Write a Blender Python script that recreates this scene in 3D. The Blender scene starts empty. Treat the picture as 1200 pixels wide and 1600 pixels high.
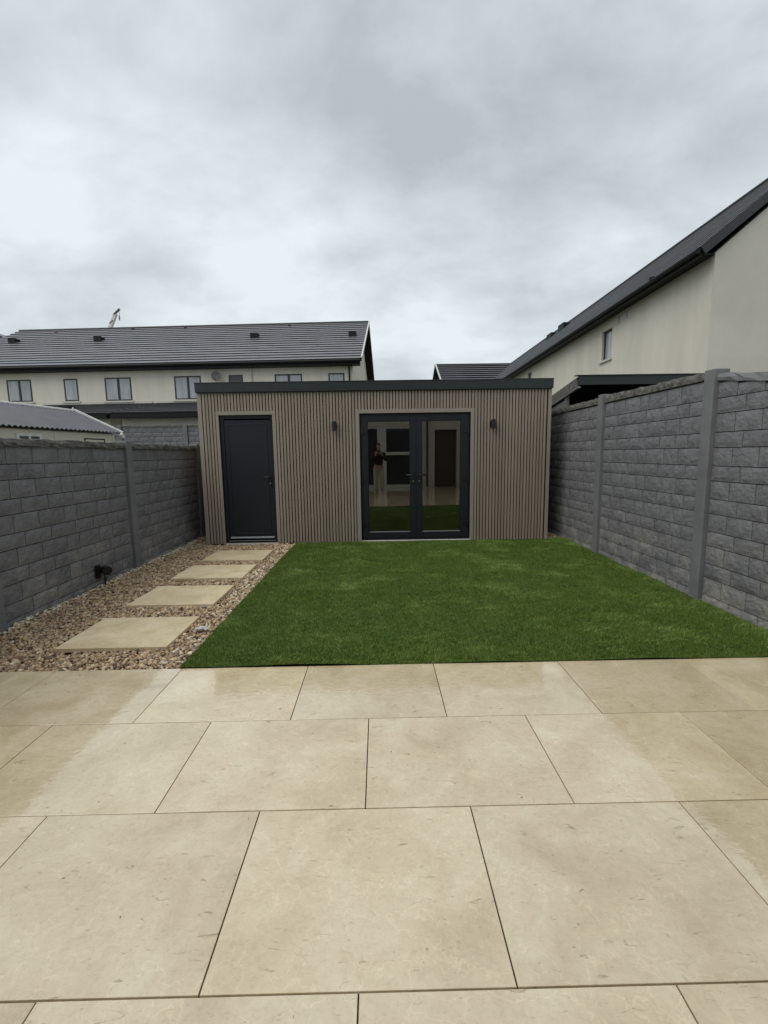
import bpy, math, random
import numpy as np
from mathutils import Vector, Matrix, noise as mnoise
random.seed(7); RS = np.random.RandomState(11)
sc = bpy.context.scene
COL = sc.collection

# ------------------------------------------------------------------ camera
PITCH, YAW, ROLL = 0.1285336, 0.0102087, 0.0145538
cp, sp, cy, sy, cr, sr = (math.cos(PITCH), math.sin(PITCH), math.cos(YAW), math.sin(YAW), math.cos(ROLL), math.sin(ROLL))
fwd = Vector((sy*cp, cy*cp, -sp)); right = Vector((cy, -sy, 0)); down = fwd.cross(right)
r2 = cr*right + sr*down; d2 = -sr*right + cr*down
cam = bpy.data.cameras.new('camera'); camo = bpy.data.objects.new('camera', cam); COL.objects.link(camo)
camo.matrix_world = Matrix(((r2.x, -d2.x, -fwd.x, 0), (r2.y, -d2.y, -fwd.y, 0), (r2.z, -d2.z, -fwd.z, 1.42), (0, 0, 0, 1)))
cam.sensor_fit = 'HORIZONTAL'; cam.sensor_width = 36; cam.lens = 697.49/1200*36
cam.clip_start = 0.03; cam.clip_end = 3000
sc.camera = camo

# ------------------------------------------------------------------ sky, sun, exposure
SUN_EL, SUN_AZ = math.radians(54), math.radians(238)      # azimuth clockwise from +Y : behind the camera, a little left
w = bpy.data.worlds.new('World'); sc.world = w; w.use_nodes = True
nt = w.node_tree; nt.nodes.clear(); N = nt.nodes; L = nt.links
def wn(t, **k):
    n = N.new(t)
    for a, b in k.items(): setattr(n, a, b)
    return n
out = wn('ShaderNodeOutputWorld'); bg = wn('ShaderNodeBackground'); bg.inputs['Strength'].default_value = 0.1
L.new(bg.outputs[0], out.inputs[0])
sky = wn('ShaderNodeTexSky'); sky.sky_type = 'NISHITA'; sky.sun_disc = False; sky.sun_elevation = SUN_EL; sky.sun_rotation = SUN_AZ
tc = wn('ShaderNodeTexCoord'); sep = wn('ShaderNodeSeparateXYZ'); L.new(tc.outputs['Generated'], sep.inputs[0])
def wm(op, a, b=None, c=None, clamp=False):
    n = wn('ShaderNodeMath', operation=op); n.use_clamp = clamp
    for i, v in enumerate((a, b, c)):
        if v is None: continue
        if isinstance(v, (int, float)): n.inputs[i].default_value = v
        else: L.new(v, n.inputs[i])
    return n.outputs[0]
zc = wm('MAXIMUM', sep.outputs[2], 0.0)
den = wm('ADD', zc, 0.38)
px = wm('DIVIDE', sep.outputs[0], den); py = wm('DIVIDE', sep.outputs[1], den)
comb = wn('ShaderNodeCombineXYZ'); L.new(px, comb.inputs[0]); L.new(py, comb.inputs[1])
mp = wn('ShaderNodeMapping'); mp.inputs['Location'].default_value = (1.2, 15.3, 0.3); mp.inputs['Rotation'].default_value = (0, 0, 0.5); mp.inputs['Scale'].default_value = (1.0, 1.35, 1)
L.new(comb.outputs[0], mp.inputs[0])
def wnoise(scale, detail, rough, dist, src):
    n = wn('ShaderNodeTexNoise'); n.inputs['Scale'].default_value = scale; n.inputs['Detail'].default_value = detail
    n.inputs['Roughness'].default_value = rough; n.inputs['Distortion'].default_value = dist; L.new(src, n.inputs['Vector']); return n.outputs['Fac']
n1 = wnoise(0.75, 2, .45, .3, mp.outputs[0]); n2 = wnoise(2.4, 7, .52, .2, mp.outputs[0]); n3 = wnoise(5.5, 6, .58, .25, mp.outputs[0])
s = wm('ADD', wm('MULTIPLY', n1, .44), wm('ADD', wm('MULTIPLY', n2, .44), wm('MULTIPLY', n3, .16)))
cr_ = wn('ShaderNodeValToRGB'); L.new(s, cr_.inputs[0])
e = cr_.color_ramp.elements; e[0].position = .40; e[0].color = (.395, .44, .462, 1); e[1].position = .62; e[1].color = (.69, .75, .785, 1)
m_ = cr_.color_ramp.elements.new(.51); m_.color = (.535, .588, .615, 1)
# overcast brightening upwards, and a pale rim low on the horizon
lift = wm('ADD', wm('MULTIPLY', zc, .14), .93)
rim = wm('MULTIPLY', wm('POWER', wm('SUBTRACT', 1.0, zc), 9.0), .16)
lift2 = wm('MULTIPLY', wm('ADD', lift, rim), 10.0)
cm = wn('ShaderNodeVectorMath', operation='SCALE'); L.new(cr_.outputs[0], cm.inputs[0]); L.new(lift2, cm.inputs['Scale'])
mix = wn('ShaderNodeMix', data_type='RGBA'); mix.inputs[0].default_value = .97
L.new(sky.outputs[0], mix.inputs[6]); L.new(cm.outputs[0], mix.inputs[7]); L.new(mix.outputs[2], bg.inputs['Color'])
sun = bpy.data.lights.new('sun', 'SUN'); sun.energy = 1.5; sun.angle = math.radians(50); sun.color = (1, .96, .9)
suno = bpy.data.objects.new('sun', sun); COL.objects.link(suno)
sd = Vector((math.sin(SUN_AZ)*math.cos(SUN_EL), math.cos(SUN_AZ)*math.cos(SUN_EL), math.sin(SUN_EL)))
suno.rotation_euler = sd.to_track_quat('Z', 'Y').to_euler()
sc.view_settings.view_transform = 'Standard'; sc.view_settings.look = 'None'; sc.view_settings.exposure = 0.28; sc.view_settings.gamma = 1
sc.view_settings.use_curve_mapping = False
sc.render.engine = 'CYCLES'; sc.cycles.max_bounces = 8; sc.cycles.use_denoising = True

# ------------------------------------------------------------------ materials
def mat(name, col=(.5, .5, .5), rough=.6, spec=.5, metal=0.0, var=None, vscale=4.0, vdetail=6, bump=0.0, bscale=40.0, bdist=.01, coat=0.0,
        rvar=0.0, objrand=0.0, stretch=(1, 1, 1), attr=None, world=False, vdist=.3, bstretch=None, crough=.1):
    m = bpy.data.materials.new(name); m.use_nodes = True; t = m.node_tree; n = t.nodes; l = t.links
    b = n['Principled BSDF']; b.inputs['Roughness'].default_value = rough; b.inputs['Metallic'].default_value = metal
    b.inputs['Specular IOR Level'].default_value = spec; b.inputs['Coat Weight'].default_value = coat; b.inputs['Coat Roughness'].default_value = crough
    c1 = (*col, 1); b.inputs['Base Color'].default_value = c1
    tcn = n.new('ShaderNodeTexCoord')
    if world:
        g = n.new('ShaderNodeNewGeometry'); src = g.outputs['Position']
    else: src = tcn.outputs['Object']
    oi = n.new('ShaderNodeObjectInfo')
    addv = n.new('ShaderNodeVectorMath'); addv.operation = 'ADD'
    sv = n.new('ShaderNodeVectorMath'); sv.operation = 'SCALE'; sv.inputs[0].default_value = (37.1, 61.7, 23.9); l.new(oi.outputs['Random'], sv.inputs['Scale'])
    l.new(src, addv.inputs[0]); l.new(sv.outputs[0], addv.inputs[1])
    mpp = n.new('ShaderNodeMapping'); mpp.inputs['Scale'].default_value = stretch; l.new(addv.outputs[0], mpp.inputs[0])
    vec = mpp.outputs[0]
    colout = None
    if attr:
        an = n.new('ShaderNodeAttribute'); an.attribute_name = attr; colout = an.outputs['Color']
    if var:
        nz = n.new('ShaderNodeTexNoise'); nz.inputs['Scale'].default_value = vscale; nz.inputs['Detail'].default_value = vdetail; nz.inputs['Distortion'].default_value = vdist
        nz.inputs['Roughness'].default_value = .62
        l.new(vec, nz.inputs['Vector'])
        rp = n.new('ShaderNodeValToRGB'); rp.color_ramp.elements[0].position = .3; rp.color_ramp.elements[1].position = .7
        rp.color_ramp.elements[0].color = (*var, 1); rp.color_ramp.elements[1].color = c1
        l.new(nz.outputs['Fac'], rp.inputs[0]); colout = rp.outputs[0]
        if rvar:
            mr = n.new('ShaderNodeMapRange'); mr.inputs['To Min'].default_value = rough; mr.inputs['To Max'].default_value = rough+rvar
            mr.inputs['From Min'].default_value = .35; mr.inputs['From Max'].default_value = .65
            l.new(nz.outputs['Fac'], mr.inputs['Value']); l.new(mr.outputs[0], b.inputs['Roughness'])
    if objrand and colout is not None or objrand:
        hs = n.new('ShaderNodeHueSaturation')
        if colout is not None: l.new(colout, hs.inputs['Color'])
        else: hs.inputs['Color'].default_value = c1
        mr = n.new('ShaderNodeMapRange'); mr.inputs['To Min'].default_value = 1-objrand; mr.inputs['To Max'].default_value = 1+objrand
        l.new(oi.outputs['Random'], mr.inputs['Value']); l.new(mr.outputs[0], hs.inputs['Value']); colout = hs.outputs[0]
    if colout is not None: l.new(colout, b.inputs['Base Color'])
    if bump:
        nb = n.new('ShaderNodeTexNoise'); nb.inputs['Scale'].default_value = bscale; nb.inputs['Detail'].default_value = 6; nb.inputs['Roughness'].default_value = .6
        l.new(vec, nb.inputs['Vector'])
        bp = n.new('ShaderNodeBump'); bp.inputs['Strength'].default_value = bump; bp.inputs['Distance'].default_value = bdist
        l.new(nb.outputs['Fac'], bp.inputs['Height']); l.new(bp.outputs[0], b.inputs['Normal'])
    m['_c'] = 1
    return m
M = {}
M['block'] = mat('painted_stone_block', (.195, .192, .205), .6, var=(.13, .129, .138), vscale=7, bump=.8, bscale=22, bdist=.022, objrand=.09, world=True)
def grime(m, pale, zmax, sc_, thr):
    t = m.node_tree; n = t.nodes; l = t.links; b = n['Principled BSDF']; src = b.inputs['Base Color'].links[0].from_socket
    g = n.new('ShaderNodeNewGeometry'); sp = n.new('ShaderNodeSeparateXYZ'); l.new(g.outputs['Position'], sp.inputs[0])
    mr = n.new('ShaderNodeMapRange'); mr.inputs['From Min'].default_value = zmax; mr.inputs['From Max'].default_value = 0; l.new(sp.outputs[2], mr.inputs['Value'])
    nz = n.new('ShaderNodeTexNoise'); nz.inputs['Scale'].default_value = sc_; nz.inputs['Detail'].default_value = 7; nz.inputs['Roughness'].default_value = .65; l.new(g.outputs['Position'], nz.inputs['Vector'])
    m2 = n.new('ShaderNodeMapRange'); m2.inputs['From Min'].default_value = thr; m2.inputs['From Max'].default_value = thr+.2; l.new(nz.outputs['Fac'], m2.inputs['Value'])
    mu = n.new('ShaderNodeMath'); mu.operation = 'MULTIPLY'; l.new(mr.outputs[0], mu.inputs[0]); l.new(m2.outputs[0], mu.inputs[1])
    mx = n.new('ShaderNodeMix'); mx.data_type = 'RGBA'; l.new(mu.outputs[0], mx.inputs[0]); l.new(src, mx.inputs[6]); mx.inputs[7].default_value = (*pale, 1); l.new(mx.outputs[2], b.inputs['Base Color'])
grime(M['block'], (.30, .285, .26), .75, 3.2, .45)
M['block_back'] = mat('block_joint', (.03, .031, .034), .9, bump=.3)
M['post'] = mat('concrete_post', (.18, .183, .19), .7, var=(.13, .133, .14), vscale=3.5, bump=.25, bscale=60, bdist=.004, world=True)
M['coping'] = mat('weathered_coping', (.17, .16, .145), .8, var=(.028, .026, .023), vscale=14, bump=.8, bscale=30, bdist=.02, world=True)
M['slat'] = mat('composite_slat', (.285, .235, .185), .6, var=(.255, .208, .162), vscale=2.5, stretch=(3, 3, .8), bump=.1, bscale=60, bdist=.001, objrand=.09, world=True)
M['trim'] = mat('composite_trim', (.285, .25, .205), .6, var=(.25, .22, .18), vscale=3, stretch=(5, 5, 1), bump=.08, world=True)
M['groove'] = mat('dark_groove', (.012, .010, .009), .8)
M['anthracite'] = mat('anthracite_steel', (.017, .021, .022), .42, var=(.014, .017, .018), vscale=2)
M['door'] = mat('anthracite_upvc', (.012, .0145, .020), .42, spec=.35, bump=.03, bscale=400, bdist=.001)
M['black'] = mat('black_metal', (.008, .008, .009), .4)
M['chrome'] = mat('lock_steel', (.5, .5, .5), .3, metal=1)
M['rubber'] = mat('glazing_seal', (.2, .21, .22), .4)
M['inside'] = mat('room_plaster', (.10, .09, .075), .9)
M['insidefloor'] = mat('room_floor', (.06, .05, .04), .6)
M['render'] = mat('cream_render', (.68, .64, .55), .85, var=(.57, .535, .455), vscale=1.2, vdetail=8, stretch=(1.6, 1.6, .3), bump=.15, bscale=80, bdist=.004, world=True)
M['render2'] = mat('cream_render_stained', (.66, .625, .54), .85, var=(.54, .51, .435), vscale=.9, vdetail=8, stretch=(1.5, 1.5, .35), bump=.2, bscale=60, bdist=.006, world=True)
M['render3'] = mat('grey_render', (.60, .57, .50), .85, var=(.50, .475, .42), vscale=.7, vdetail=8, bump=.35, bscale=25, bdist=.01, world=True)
M['tile'] = mat('wet_roof_tile', (.20, .20, .22), .42, var=(.15, .15, .167), vscale=1.2, bump=.08, bscale=9, bdist=.01, objrand=.06, world=True, spec=.8)
M['tile_dull'] = mat('dull_roof_tile', (.105, .107, .115), .75, var=(.075, .077, .083), vscale=2.5, bump=.2, bscale=12, bdist=.01, objrand=.12, world=True, spec=.12)
M['ridge_lip_shade'] = mat('ridge_tile_lip_shade', (.02, .02, .023), .6)  # dark ridge caps, and painted shadow line on the course lips
M['whitetrim'] = mat('white_trim', (.68, .68, .66), .5, var=(.5, .5, .47), vscale=6)
M['gutter'] = mat('black_gutter', (.006, .006, .0065), .55, spec=.25)
M['frame'] = mat('grey_window_frame', (.02, .022, .024), .4)
M['pane'] = mat('curtained_pane', (.46, .48, .50), .06, var=(.26, .28, .30), vscale=2.0, stretch=(3, 3, .4), world=True)
M['panedark'] = mat('dark_pane', (.05, .055, .06), .05)
M['sill'] = mat('pale_sill', (.52, .5, .45), .7)
M['corr'] = mat('corrugated_sheet', (.11, .11, .125), .45, var=(.08, .08, .09), vscale=3, world=True)
M['creampanel'] = mat('cream_panel', (.62, .58, .48), .7, var=(.55, .51, .42), vscale=1.5, world=True)
M['soil'] = mat('dark_soil', (.07, .055, .04), .95, bump=.5, bscale=30)
M['ground'] = mat('neighbour_ground', (.14, .15, .11), .95, var=(.09, .11, .06), vscale=.4)
M['mortar'] = mat('dark_joint', (.045, .033, .02), .9)
M['lawnbase'] = mat('lawn_backing', (.07, .13, .022), .9, var=(.05, .095, .015), vscale=30)
M['white'] = mat('white_upvc', (.7, .7, .68), .35)
M['brown'] = mat('brown_boards', (.085, .065, .05), .6)
M['skin'] = mat('skin', (.5, .32, .24), .5)
M['hair'] = mat('dark_hair', (.02, .015, .012), .6)
M['jumper'] = mat('dark_red_jumper', (.035, .018, .017), .9)
M['trousers'] = mat('light_trousers', (.5, .46, .38), .9)
M['scrap'] = mat('white_plastic', (.42, .45, .48), .25, bump=.3, bscale=60)
M['crane'] = mat('white_boom', (.62, .62, .58), .5)
M['dish'] = mat('dish_grey', (.10, .10, .095), .6)

def leafmat(name, attr, rough, tl=.0, spec=.3):
    m = mat(name, (.1, .2, .05), rough, attr=attr, spec=spec)
    return m
M['blade'] = leafmat('turf_blade', 'tint', .5, spec=.35)
M['pebble'] = mat('river_gravel', (.3, .25, .2), .55, attr='tint')

# wet porcelain paving
def paving(name, wet=True):
    m = bpy.data.materials.new(name); m.use_nodes = True; t = m.node_tree; n = t.nodes; l = t.links; b = n['Principled BSDF']
    tcn = n.new('ShaderNodeTexCoord'); oi = n.new('ShaderNodeObjectInfo')
    sv = n.new('ShaderNodeVectorMath'); sv.operation = 'SCALE'; sv.inputs[0].default_value = (37.1, 61.7, 23.9); l.new(oi.outputs['Random'], sv.inputs['Scale'])
    ad = n.new('ShaderNodeVectorMath'); ad.operation = 'ADD'; l.new(tcn.outputs['Object'], ad.inputs[0]); l.new(sv.outputs[0], ad.inputs[1]); V = ad.outputs[0]
    def nz(scale, det, rough, dist=0., st=None, rz=0.):
        src = V
        if st:
            mm = n.new('ShaderNodeMapping'); mm.inputs['Scale'].default_value = st; mm.inputs['Rotation'].default_value = (0, 0, rz); l.new(V, mm.inputs[0]); src = mm.outputs[0]
        k = n.new('ShaderNodeTexNoise'); k.inputs['Scale'].default_value = scale; k.inputs['Detail'].default_value = det; k.inputs['Roughness'].default_value = rough
        k.inputs['Distortion'].default_value = dist; l.new(src, k.inputs['Vector']); return k.outputs['Fac']
    def ramp(src, stops):
        r = n.new('ShaderNodeValToRGB'); l.new(src, r.inputs[0]); els = r.color_ramp.elements
        els[0].position, els[0].color = stops[0][0], (*stops[0][1], 1); els[1].position, els[1].color = stops[-1][0], (*stops[-1][1], 1)
        for p_, c_ in stops[1:-1]:
            q_ = els.new(p_); q_.color = (*c_, 1)
        return r.outputs[0]
    def mul(a, b_, fac=1.0):
        x = n.new('ShaderNodeMix'); x.data_type = 'RGBA'; x.blend_type = 'MULTIPLY'; x.inputs[0].default_value = fac
        l.new(a, x.inputs[6]); l.new(b_, x.inputs[7]); return x.outputs[2]
    base = ramp(nz(3.2, 8, .62, .6), [(.30, (.51, .405, .245)), (.5, (.62, .51, .33)), (.70, (.70, .60, .42))])
    fine = ramp(nz(34, 9, .75, 1.2), [(.34, (.86, .845, .80)), (.45, (.97, .965, .955)), (.62, (1.05, 1.05, 1.06))])
    st = nz(15, 5, .6, 1.2, (1, 3.4, 1), .5)
    fleck = ramp(st, [(.29, (.58, .54, .46)), (.37, (1, 1, 1)), (1.0, (1, 1, 1))])
    c = mul(mul(base, fine), fleck)
    pits = ramp(nz(60, 3, .5), [(.20, (.25, .2, .15)), (.245, (1, 1, 1)), (1., (1, 1, 1))])
    c = mul(c, pits)
    vein = n.new('ShaderNodeTexVoronoi'); vein.feature = 'DISTANCE_TO_EDGE'; vein.inputs['Scale'].default_value = 5.5; vein.inputs['Randomness'].default_value = 1
    wob = n.new('ShaderNodeVectorMath'); wob.operation = 'ADD'; l.new(V, wob.inputs[0])
    wn_ = n.new('ShaderNodeTexNoise'); wn_.inputs['Scale'].default_value = 6; wn_.inputs['Detail'].default_value = 5; l.new(V, wn_.inputs['Vector'])
    ws = n.new('ShaderNodeVectorMath'); ws.operation = 'SCALE'; ws.inputs['Scale'].default_value = .35; l.new(wn_.outputs['Color'], ws.inputs[0]); l.new(ws.outputs[0], wob.inputs[1])
    l.new(wob.outputs[0], vein.inputs['Vector'])
    vr = ramp(vein.outputs['Distance'], [(0.0, (1.22, 1.22, 1.2)), (.014, (1.0, 1.0, 1.0)), (1, (1, 1, 1))])
    c = mul(c, vr, .7)
    hv = n.new('ShaderNodeHueSaturation'); mrr = n.new('ShaderNodeMapRange'); mrr.inputs['To Min'].default_value = .93; mrr.inputs['To Max'].default_value = 1.05; l.new(oi.outputs['Random'], mrr.inputs['Value']); l.new(mrr.outputs[0], hv.inputs['Value']); l.new(c, hv.inputs['Color']); c = hv.outputs[0]
    l.new(c, b.inputs['Base Color'])
    rr = n.new('ShaderNodeMapRange'); l.new(nz(2.2, 5, .6, .4), rr.inputs['Value']); rr.inputs['From Min'].default_value = .35; rr.inputs['From Max'].default_value = .68
    rr.inputs['To Min'].default_value = .28 if wet else .35; rr.inputs['To Max'].default_value = .42 if wet else .5; l.new(rr.outputs[0], b.inputs['Roughness'])
    b.inputs['Specular IOR Level'].default_value = .55 if wet else .4
    if wet:
        b.inputs['Coat Weight'].default_value = 1.0; b.inputs['Coat Roughness'].default_value = .003; b.inputs['Coat IOR'].default_value = 1.9
    bp = n.new('ShaderNodeBump'); bp.inputs['Strength'].default_value = .6; bp.inputs['Distance'].default_value = .004
    l.new(nz(17, 5, .55, 1.0, (1, 2.6, 1), .5), bp.inputs['Height']); l.new(bp.outputs[0], b.inputs['Normal'])
    if wet:
        bc = n.new('ShaderNodeBump'); bc.inputs['Strength'].default_value = 1.0; bc.inputs['Distance'].default_value = .00034
        l.new(nz(16, 1.5, .5, 1.2, (1, 2.6, 1), .5), bc.inputs['Height']); l.new(bc.outputs[0], b.inputs['Coat Normal'])
    return m
M['paving'] = paving('wet_porcelain', True); M['step'] = paving('sandy_porcelain', False)

# double glazing : clear, with the mirror share of two panes
gm = bpy.data.materials.new('double_glazing'); gm.use_nodes = True; t = gm.node_tree; t.nodes.clear()
go = t.nodes.new('ShaderNodeOutputMaterial'); gx = t.nodes.new('ShaderNodeMixShader'); gt = t.nodes.new('ShaderNodeBsdfTransparent'); gg = t.nodes.new('ShaderNodeBsdfGlossy')
gt.inputs[0].default_value = (.62, .63, .60, 1); gg.inputs['Roughness'].default_value = .0; gg.inputs['Color'].default_value = (.95, .93, .86, 1)
fr = t.nodes.new('ShaderNodeFresnel'); fr.inputs['IOR'].default_value = 2.6
t.links.new(fr.outputs[0], gx.inputs[0]); t.links.new(gt.outputs[0], gx.inputs[1]); t.links.new(gg.outputs[0], gx.inputs[2]); t.links.new(gx.outputs[0], go.inputs[0])
M['glass'] = gm

# ------------------------------------------------------------------ object helpers
def tag(o, label=None, cat=None, group=None, kind=None):
    if label: o['label'] = label
    if cat: o['category'] = cat
    if group: o['group'] = group
    if kind: o['kind'] = kind
    return o
def root(name, loc, label, cat, group=None):
    o = bpy.data.objects.new(name, None); COL.objects.link(o); o.location = loc; o.empty_display_size = .2
    return tag(o, label, cat, group)
def origin_of(parent):
    v = Vector((0, 0, 0))
    while parent is not None:
        v = v + Vector(parent.location); parent = parent.parent
    return v
class MB:
    def __init__(s): s.v = []; s.f = []; s.mi = []; s.cur = 0
    def add(s, vs, fs):
        k = len(s.v); s.v += [tuple(x) for x in vs]; s.f += [tuple(i+k for i in f) for f in fs]; s.mi += [s.cur]*len(fs); return s
    def box(s, x0, x1, y0, y1, z0, z1):
        return s.add([(x0, y0, z0), (x1, y0, z0), (x1, y1, z0), (x0, y1, z0), (x0, y0, z1), (x1, y0, z1), (x1, y1, z1), (x0, y1, z1)],
                     [(0, 3, 2, 1), (4, 5, 6, 7), (0, 1, 5, 4), (1, 2, 6, 5), (2, 3, 7, 6), (3, 0, 4, 7)])
    def hexa(s, b, t_):      # bottom quad and top quad, counter-clockwise from above
        return s.add(list(b)+list(t_), [(3, 2, 1, 0), (4, 5, 6, 7), (0, 1, 5, 4), (1, 2, 6, 5), (2, 3, 7, 6), (3, 0, 4, 7)])
    def beam(s, a, b, w_, h_, up=(0, 0, 1)):
        a = Vector(a); b = Vector(b); d = (b-a).normalized(); u = Vector(up); sd_ = d.cross(u)
        if sd_.length < 1e-4: sd_ = d.cross(Vector((1, 0, 0)))
        sd_.normalize(); u = sd_.cross(d).normalized()
        A = [a+sd_*x*w_/2+u*y*h_/2 for x, y in ((-1, -1), (1, -1), (1, 1), (-1, 1))]; B = [p+(b-a) for p in A]
        return s.add(A+B, [(0, 1, 2, 3), (7, 6, 5, 4), (0, 4, 5, 1), (1, 5, 6, 2), (2, 6, 7, 3), (3, 7, 4, 0)])
    def tube(s, pts, r, n=10, cap=True):
        pts = [Vector(p) for p in pts]; k0 = len(s.v); rr_ = r if isinstance(r, (list, tuple)) else [r]*len(pts); vs = []; fs = []
        for i, p in enumerate(pts):
            d = (pts[min(i+1, len(pts)-1)]-pts[max(i-1, 0)]).normalized()
            a = d.cross(Vector((0, 0, 1)));
            if a.length < 1e-3: a = d.cross(Vector((1, 0, 0)))
            a.normalize(); b = a.cross(d)
            for j in range(n):
                th = 2*math.pi*j/n; vs.append(p+(a*math.cos(th)+b*math.sin(th))*rr_[i])
        for i in range(len(pts)-1):
            for j in range(n):
                fs.append((i*n+j, (i+1)*n+j, (i+1)*n+(j+1) % n, i*n+(j+1) % n))
        if cap: fs.append(tuple(range(n))); fs.append(tuple((len(pts)-1)*n+j for j in reversed(range(n))))
        return s.add(vs, fs)
    def build(s, name, m, parent=None, smooth=False, bevel=0.0, **kw):
        me = bpy.data.meshes.new(name); o_ = origin_of(parent)
        me.from_pydata([(x-o_.x, y-o_.y, z-o_.z) for x, y, z in s.v], [], s.f)
        for mm in (m if isinstance(m, (list, tuple)) else [m]): me.materials.append(M[mm] if isinstance(mm, str) else mm)
        for p_, i in zip(me.polygons, s.mi): p_.material_index = i
        if smooth: me.polygons.foreach_set('use_smooth', [True]*len(me.polygons))
        me.update(); o = bpy.data.objects.new(name, me); COL.objects.link(o); o.parent = parent
        if bevel:
            bv = o.modifiers.new('bevel', 'BEVEL'); bv.width = bevel; bv.segments = 2; bv.limit_method = 'ANGLE'
        return tag(o, **kw)
def box(name, m, parent, x0, x1, y0, y1, z0, z1, bevel=0., **kw):
    return MB().box(x0, x1, y0, y1, z0, z1).build(name, m, parent, bevel=bevel, **kw)

# ------------------------------------------------------------------ ground
SHED_Y = 7.19; LAWN_Y0 = 2.883; XR = 3.04; XL = -3.19
MB().add([(-400, -400, -.06), (400, -400, -.06), (400, 400, -.06), (-400, 400, -.06)], [(0, 1, 2, 3)]).build('ground', 'ground', kind='structure')
MB().box(XL-.05, XR+.05, LAWN_Y0+.002, 12.5, -.055, -.035).build('garden_soil', 'soil', kind='structure')

# patio of porcelain slabs
patio = bpy.data.objects.new('patio', None); COL.objects.link(patio); tag(patio, kind='structure')
box('bedding', 'mortar', patio, XL, XR, -2.68, LAWN_Y0-.004, -.05, -.009)
SW, SD, X0 = .8506, .62226, -.50108
def slab_mesh(wd, dp, nm, th=.02):
    mb = MB(); r = .0008
    a, b = wd/2, dp/2
    ring = lambda i, z: [(-a+i, -b+i, z), (a-i, -b+i, z), (a-i, b-i, z), (-a+i, b-i, z)]
    mb.add(ring(0, -th)+ring(0, -r)+ring(r, 0), [(0, 3, 2, 1)]+[(k, (k+1) % 4, 4+(k+1) % 4, 4+k) for k in range(4)]+[(4+k, 4+(k+1) % 4, 8+(k+1) % 4, 8+k) for k in range(4)]+[(8, 9, 10, 11)])
    me = bpy.data.meshes.new(nm); me.from_pydata(mb.v, [], mb.f); return me
GAP = .0044; slab_cache = {}
for row in range(9):
    y1 = LAWN_Y0-row*SD; y0 = y1-SD; off = .5 if row % 2 else 0
    for i in range(-5, 7):
        xa = X0+(i+off)*SW; xb = xa+SW; xa = max(xa, XL); xb = min(xb, XR)
        if xb-xa < .05: continue
        key = round(xb-xa, 3)
        if key not in slab_cache:
            me = slab_mesh(xb-xa-GAP, SD-.0050, 'paving_slab'); me.materials.append(M['paving']); slab_cache[key] = me
        o = bpy.data.objects.new('paving_slab', slab_cache[key]); COL.objects.link(o); o.parent = patio
        o.location = ((xa+xb)/2, (y0+y1)/2, random.uniform(-.0008, .0008)); o.rotation_euler = (random.uniform(-.0008, .0008), random.uniform(-.0008, .0008), 0)

# stepping stones
labs = ['large cream stepping stone closest to the patio, first of the path', 'cream stepping stone second from the patio along the gravel path',
        'cream stepping stone third from the patio, behind the second', 'farthest cream stepping stone lying right before the solid dark door']
me = slab_mesh(.835, .632, 'stepping_stone', .03); me.materials.append(M['step'])
for i, (yc, xc) in enumerate([(3.52, -2.03), (4.485, -2.03), (5.415, -2.035), (6.315, -2.03)]):
    o = bpy.data.objects.new('stepping_stone', me); COL.objects.link(o); o.location = (xc, yc, .015); o.rotation_euler = (0, 0, random.uniform(-.006, .006))
    tag(o, labs[i], 'stepping stone', 'stepping stones in the gravel path')

# ------------------------------------------------------------------ gravel (uncountable pebbles, one object)
def ico():
    t_ = (1+5**.5)/2
    v = np.array([(-1, t_, 0), (1, t_, 0), (-1, -t_, 0), (1, -t_, 0), (0, -1, t_), (0, 1, t_), (0, -1, -t_), (0, 1, -t_), (t_, 0, -1), (t_, 0, 1), (-t_, 0, -1), (-t_, 0, 1)], float)
    f = np.array([(0, 11, 5), (0, 5, 1), (0, 1, 7), (0, 7, 10), (0, 10, 11), (1, 5, 9), (5, 11, 4), (11, 10, 2), (10, 7, 6), (7, 1, 8), (3, 9, 4), (3, 4, 2), (3, 2, 6), (3, 6, 8), (3, 8, 9), (4, 9, 5), (2, 4, 11), (6, 2, 10), (8, 6, 7), (9, 8, 1)])
    return v/np.linalg.norm(v[0]), f
def fast_mesh(name, V, F, cols, mname, smooth=False):
    me = bpy.data.meshes.new(name); nv, nf = len(V), len(F); k = F.shape[1]
    me.vertices.add(nv); me.vertices.foreach_set('co', V.astype(np.float32).ravel())
    me.loops.add(nf*k); me.loops.foreach_set('vertex_index', F.astype(np.int32).ravel())
    me.polygons.add(nf); me.polygons.foreach_set('loop_start', (np.arange(nf)*k).astype(np.int32)); me.polygons.foreach_set('loop_total', np.full(nf, k, np.int32))
    if cols is not None:
        at = me.color_attributes.new('tint', 'FLOAT_COLOR', 'POINT'); at.data.foreach_set('color', np.c_[cols, np.ones(nv)].astype(np.float32).ravel())
    me.materials.append(M[mname]); me.update(calc_edges=True); me.validate()
    if smooth: me.polygons.foreach_set('use_smooth', [True]*nf)
    o = bpy.data.objects.new(name, me); COL.objects.link(o); return o
iv, if_ = ico()
variants = []
for k in range(14):
    v = iv*(1+RS.uniform(-.3, .3, (12, 1))); variants.append(v)
variants = np.array(variants)
def scatter(n, xr, yr, keep=None):
    P = np.c_[RS.uniform(*xr, n), RS.uniform(*yr, n)]
    if keep is not None: P = P[keep(P)]
    return P
stone_rects = [(-2.45, -1.61, yc-.32, yc+.32) for yc in (3.52, 4.485, 5.415, 6.315)]
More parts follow.
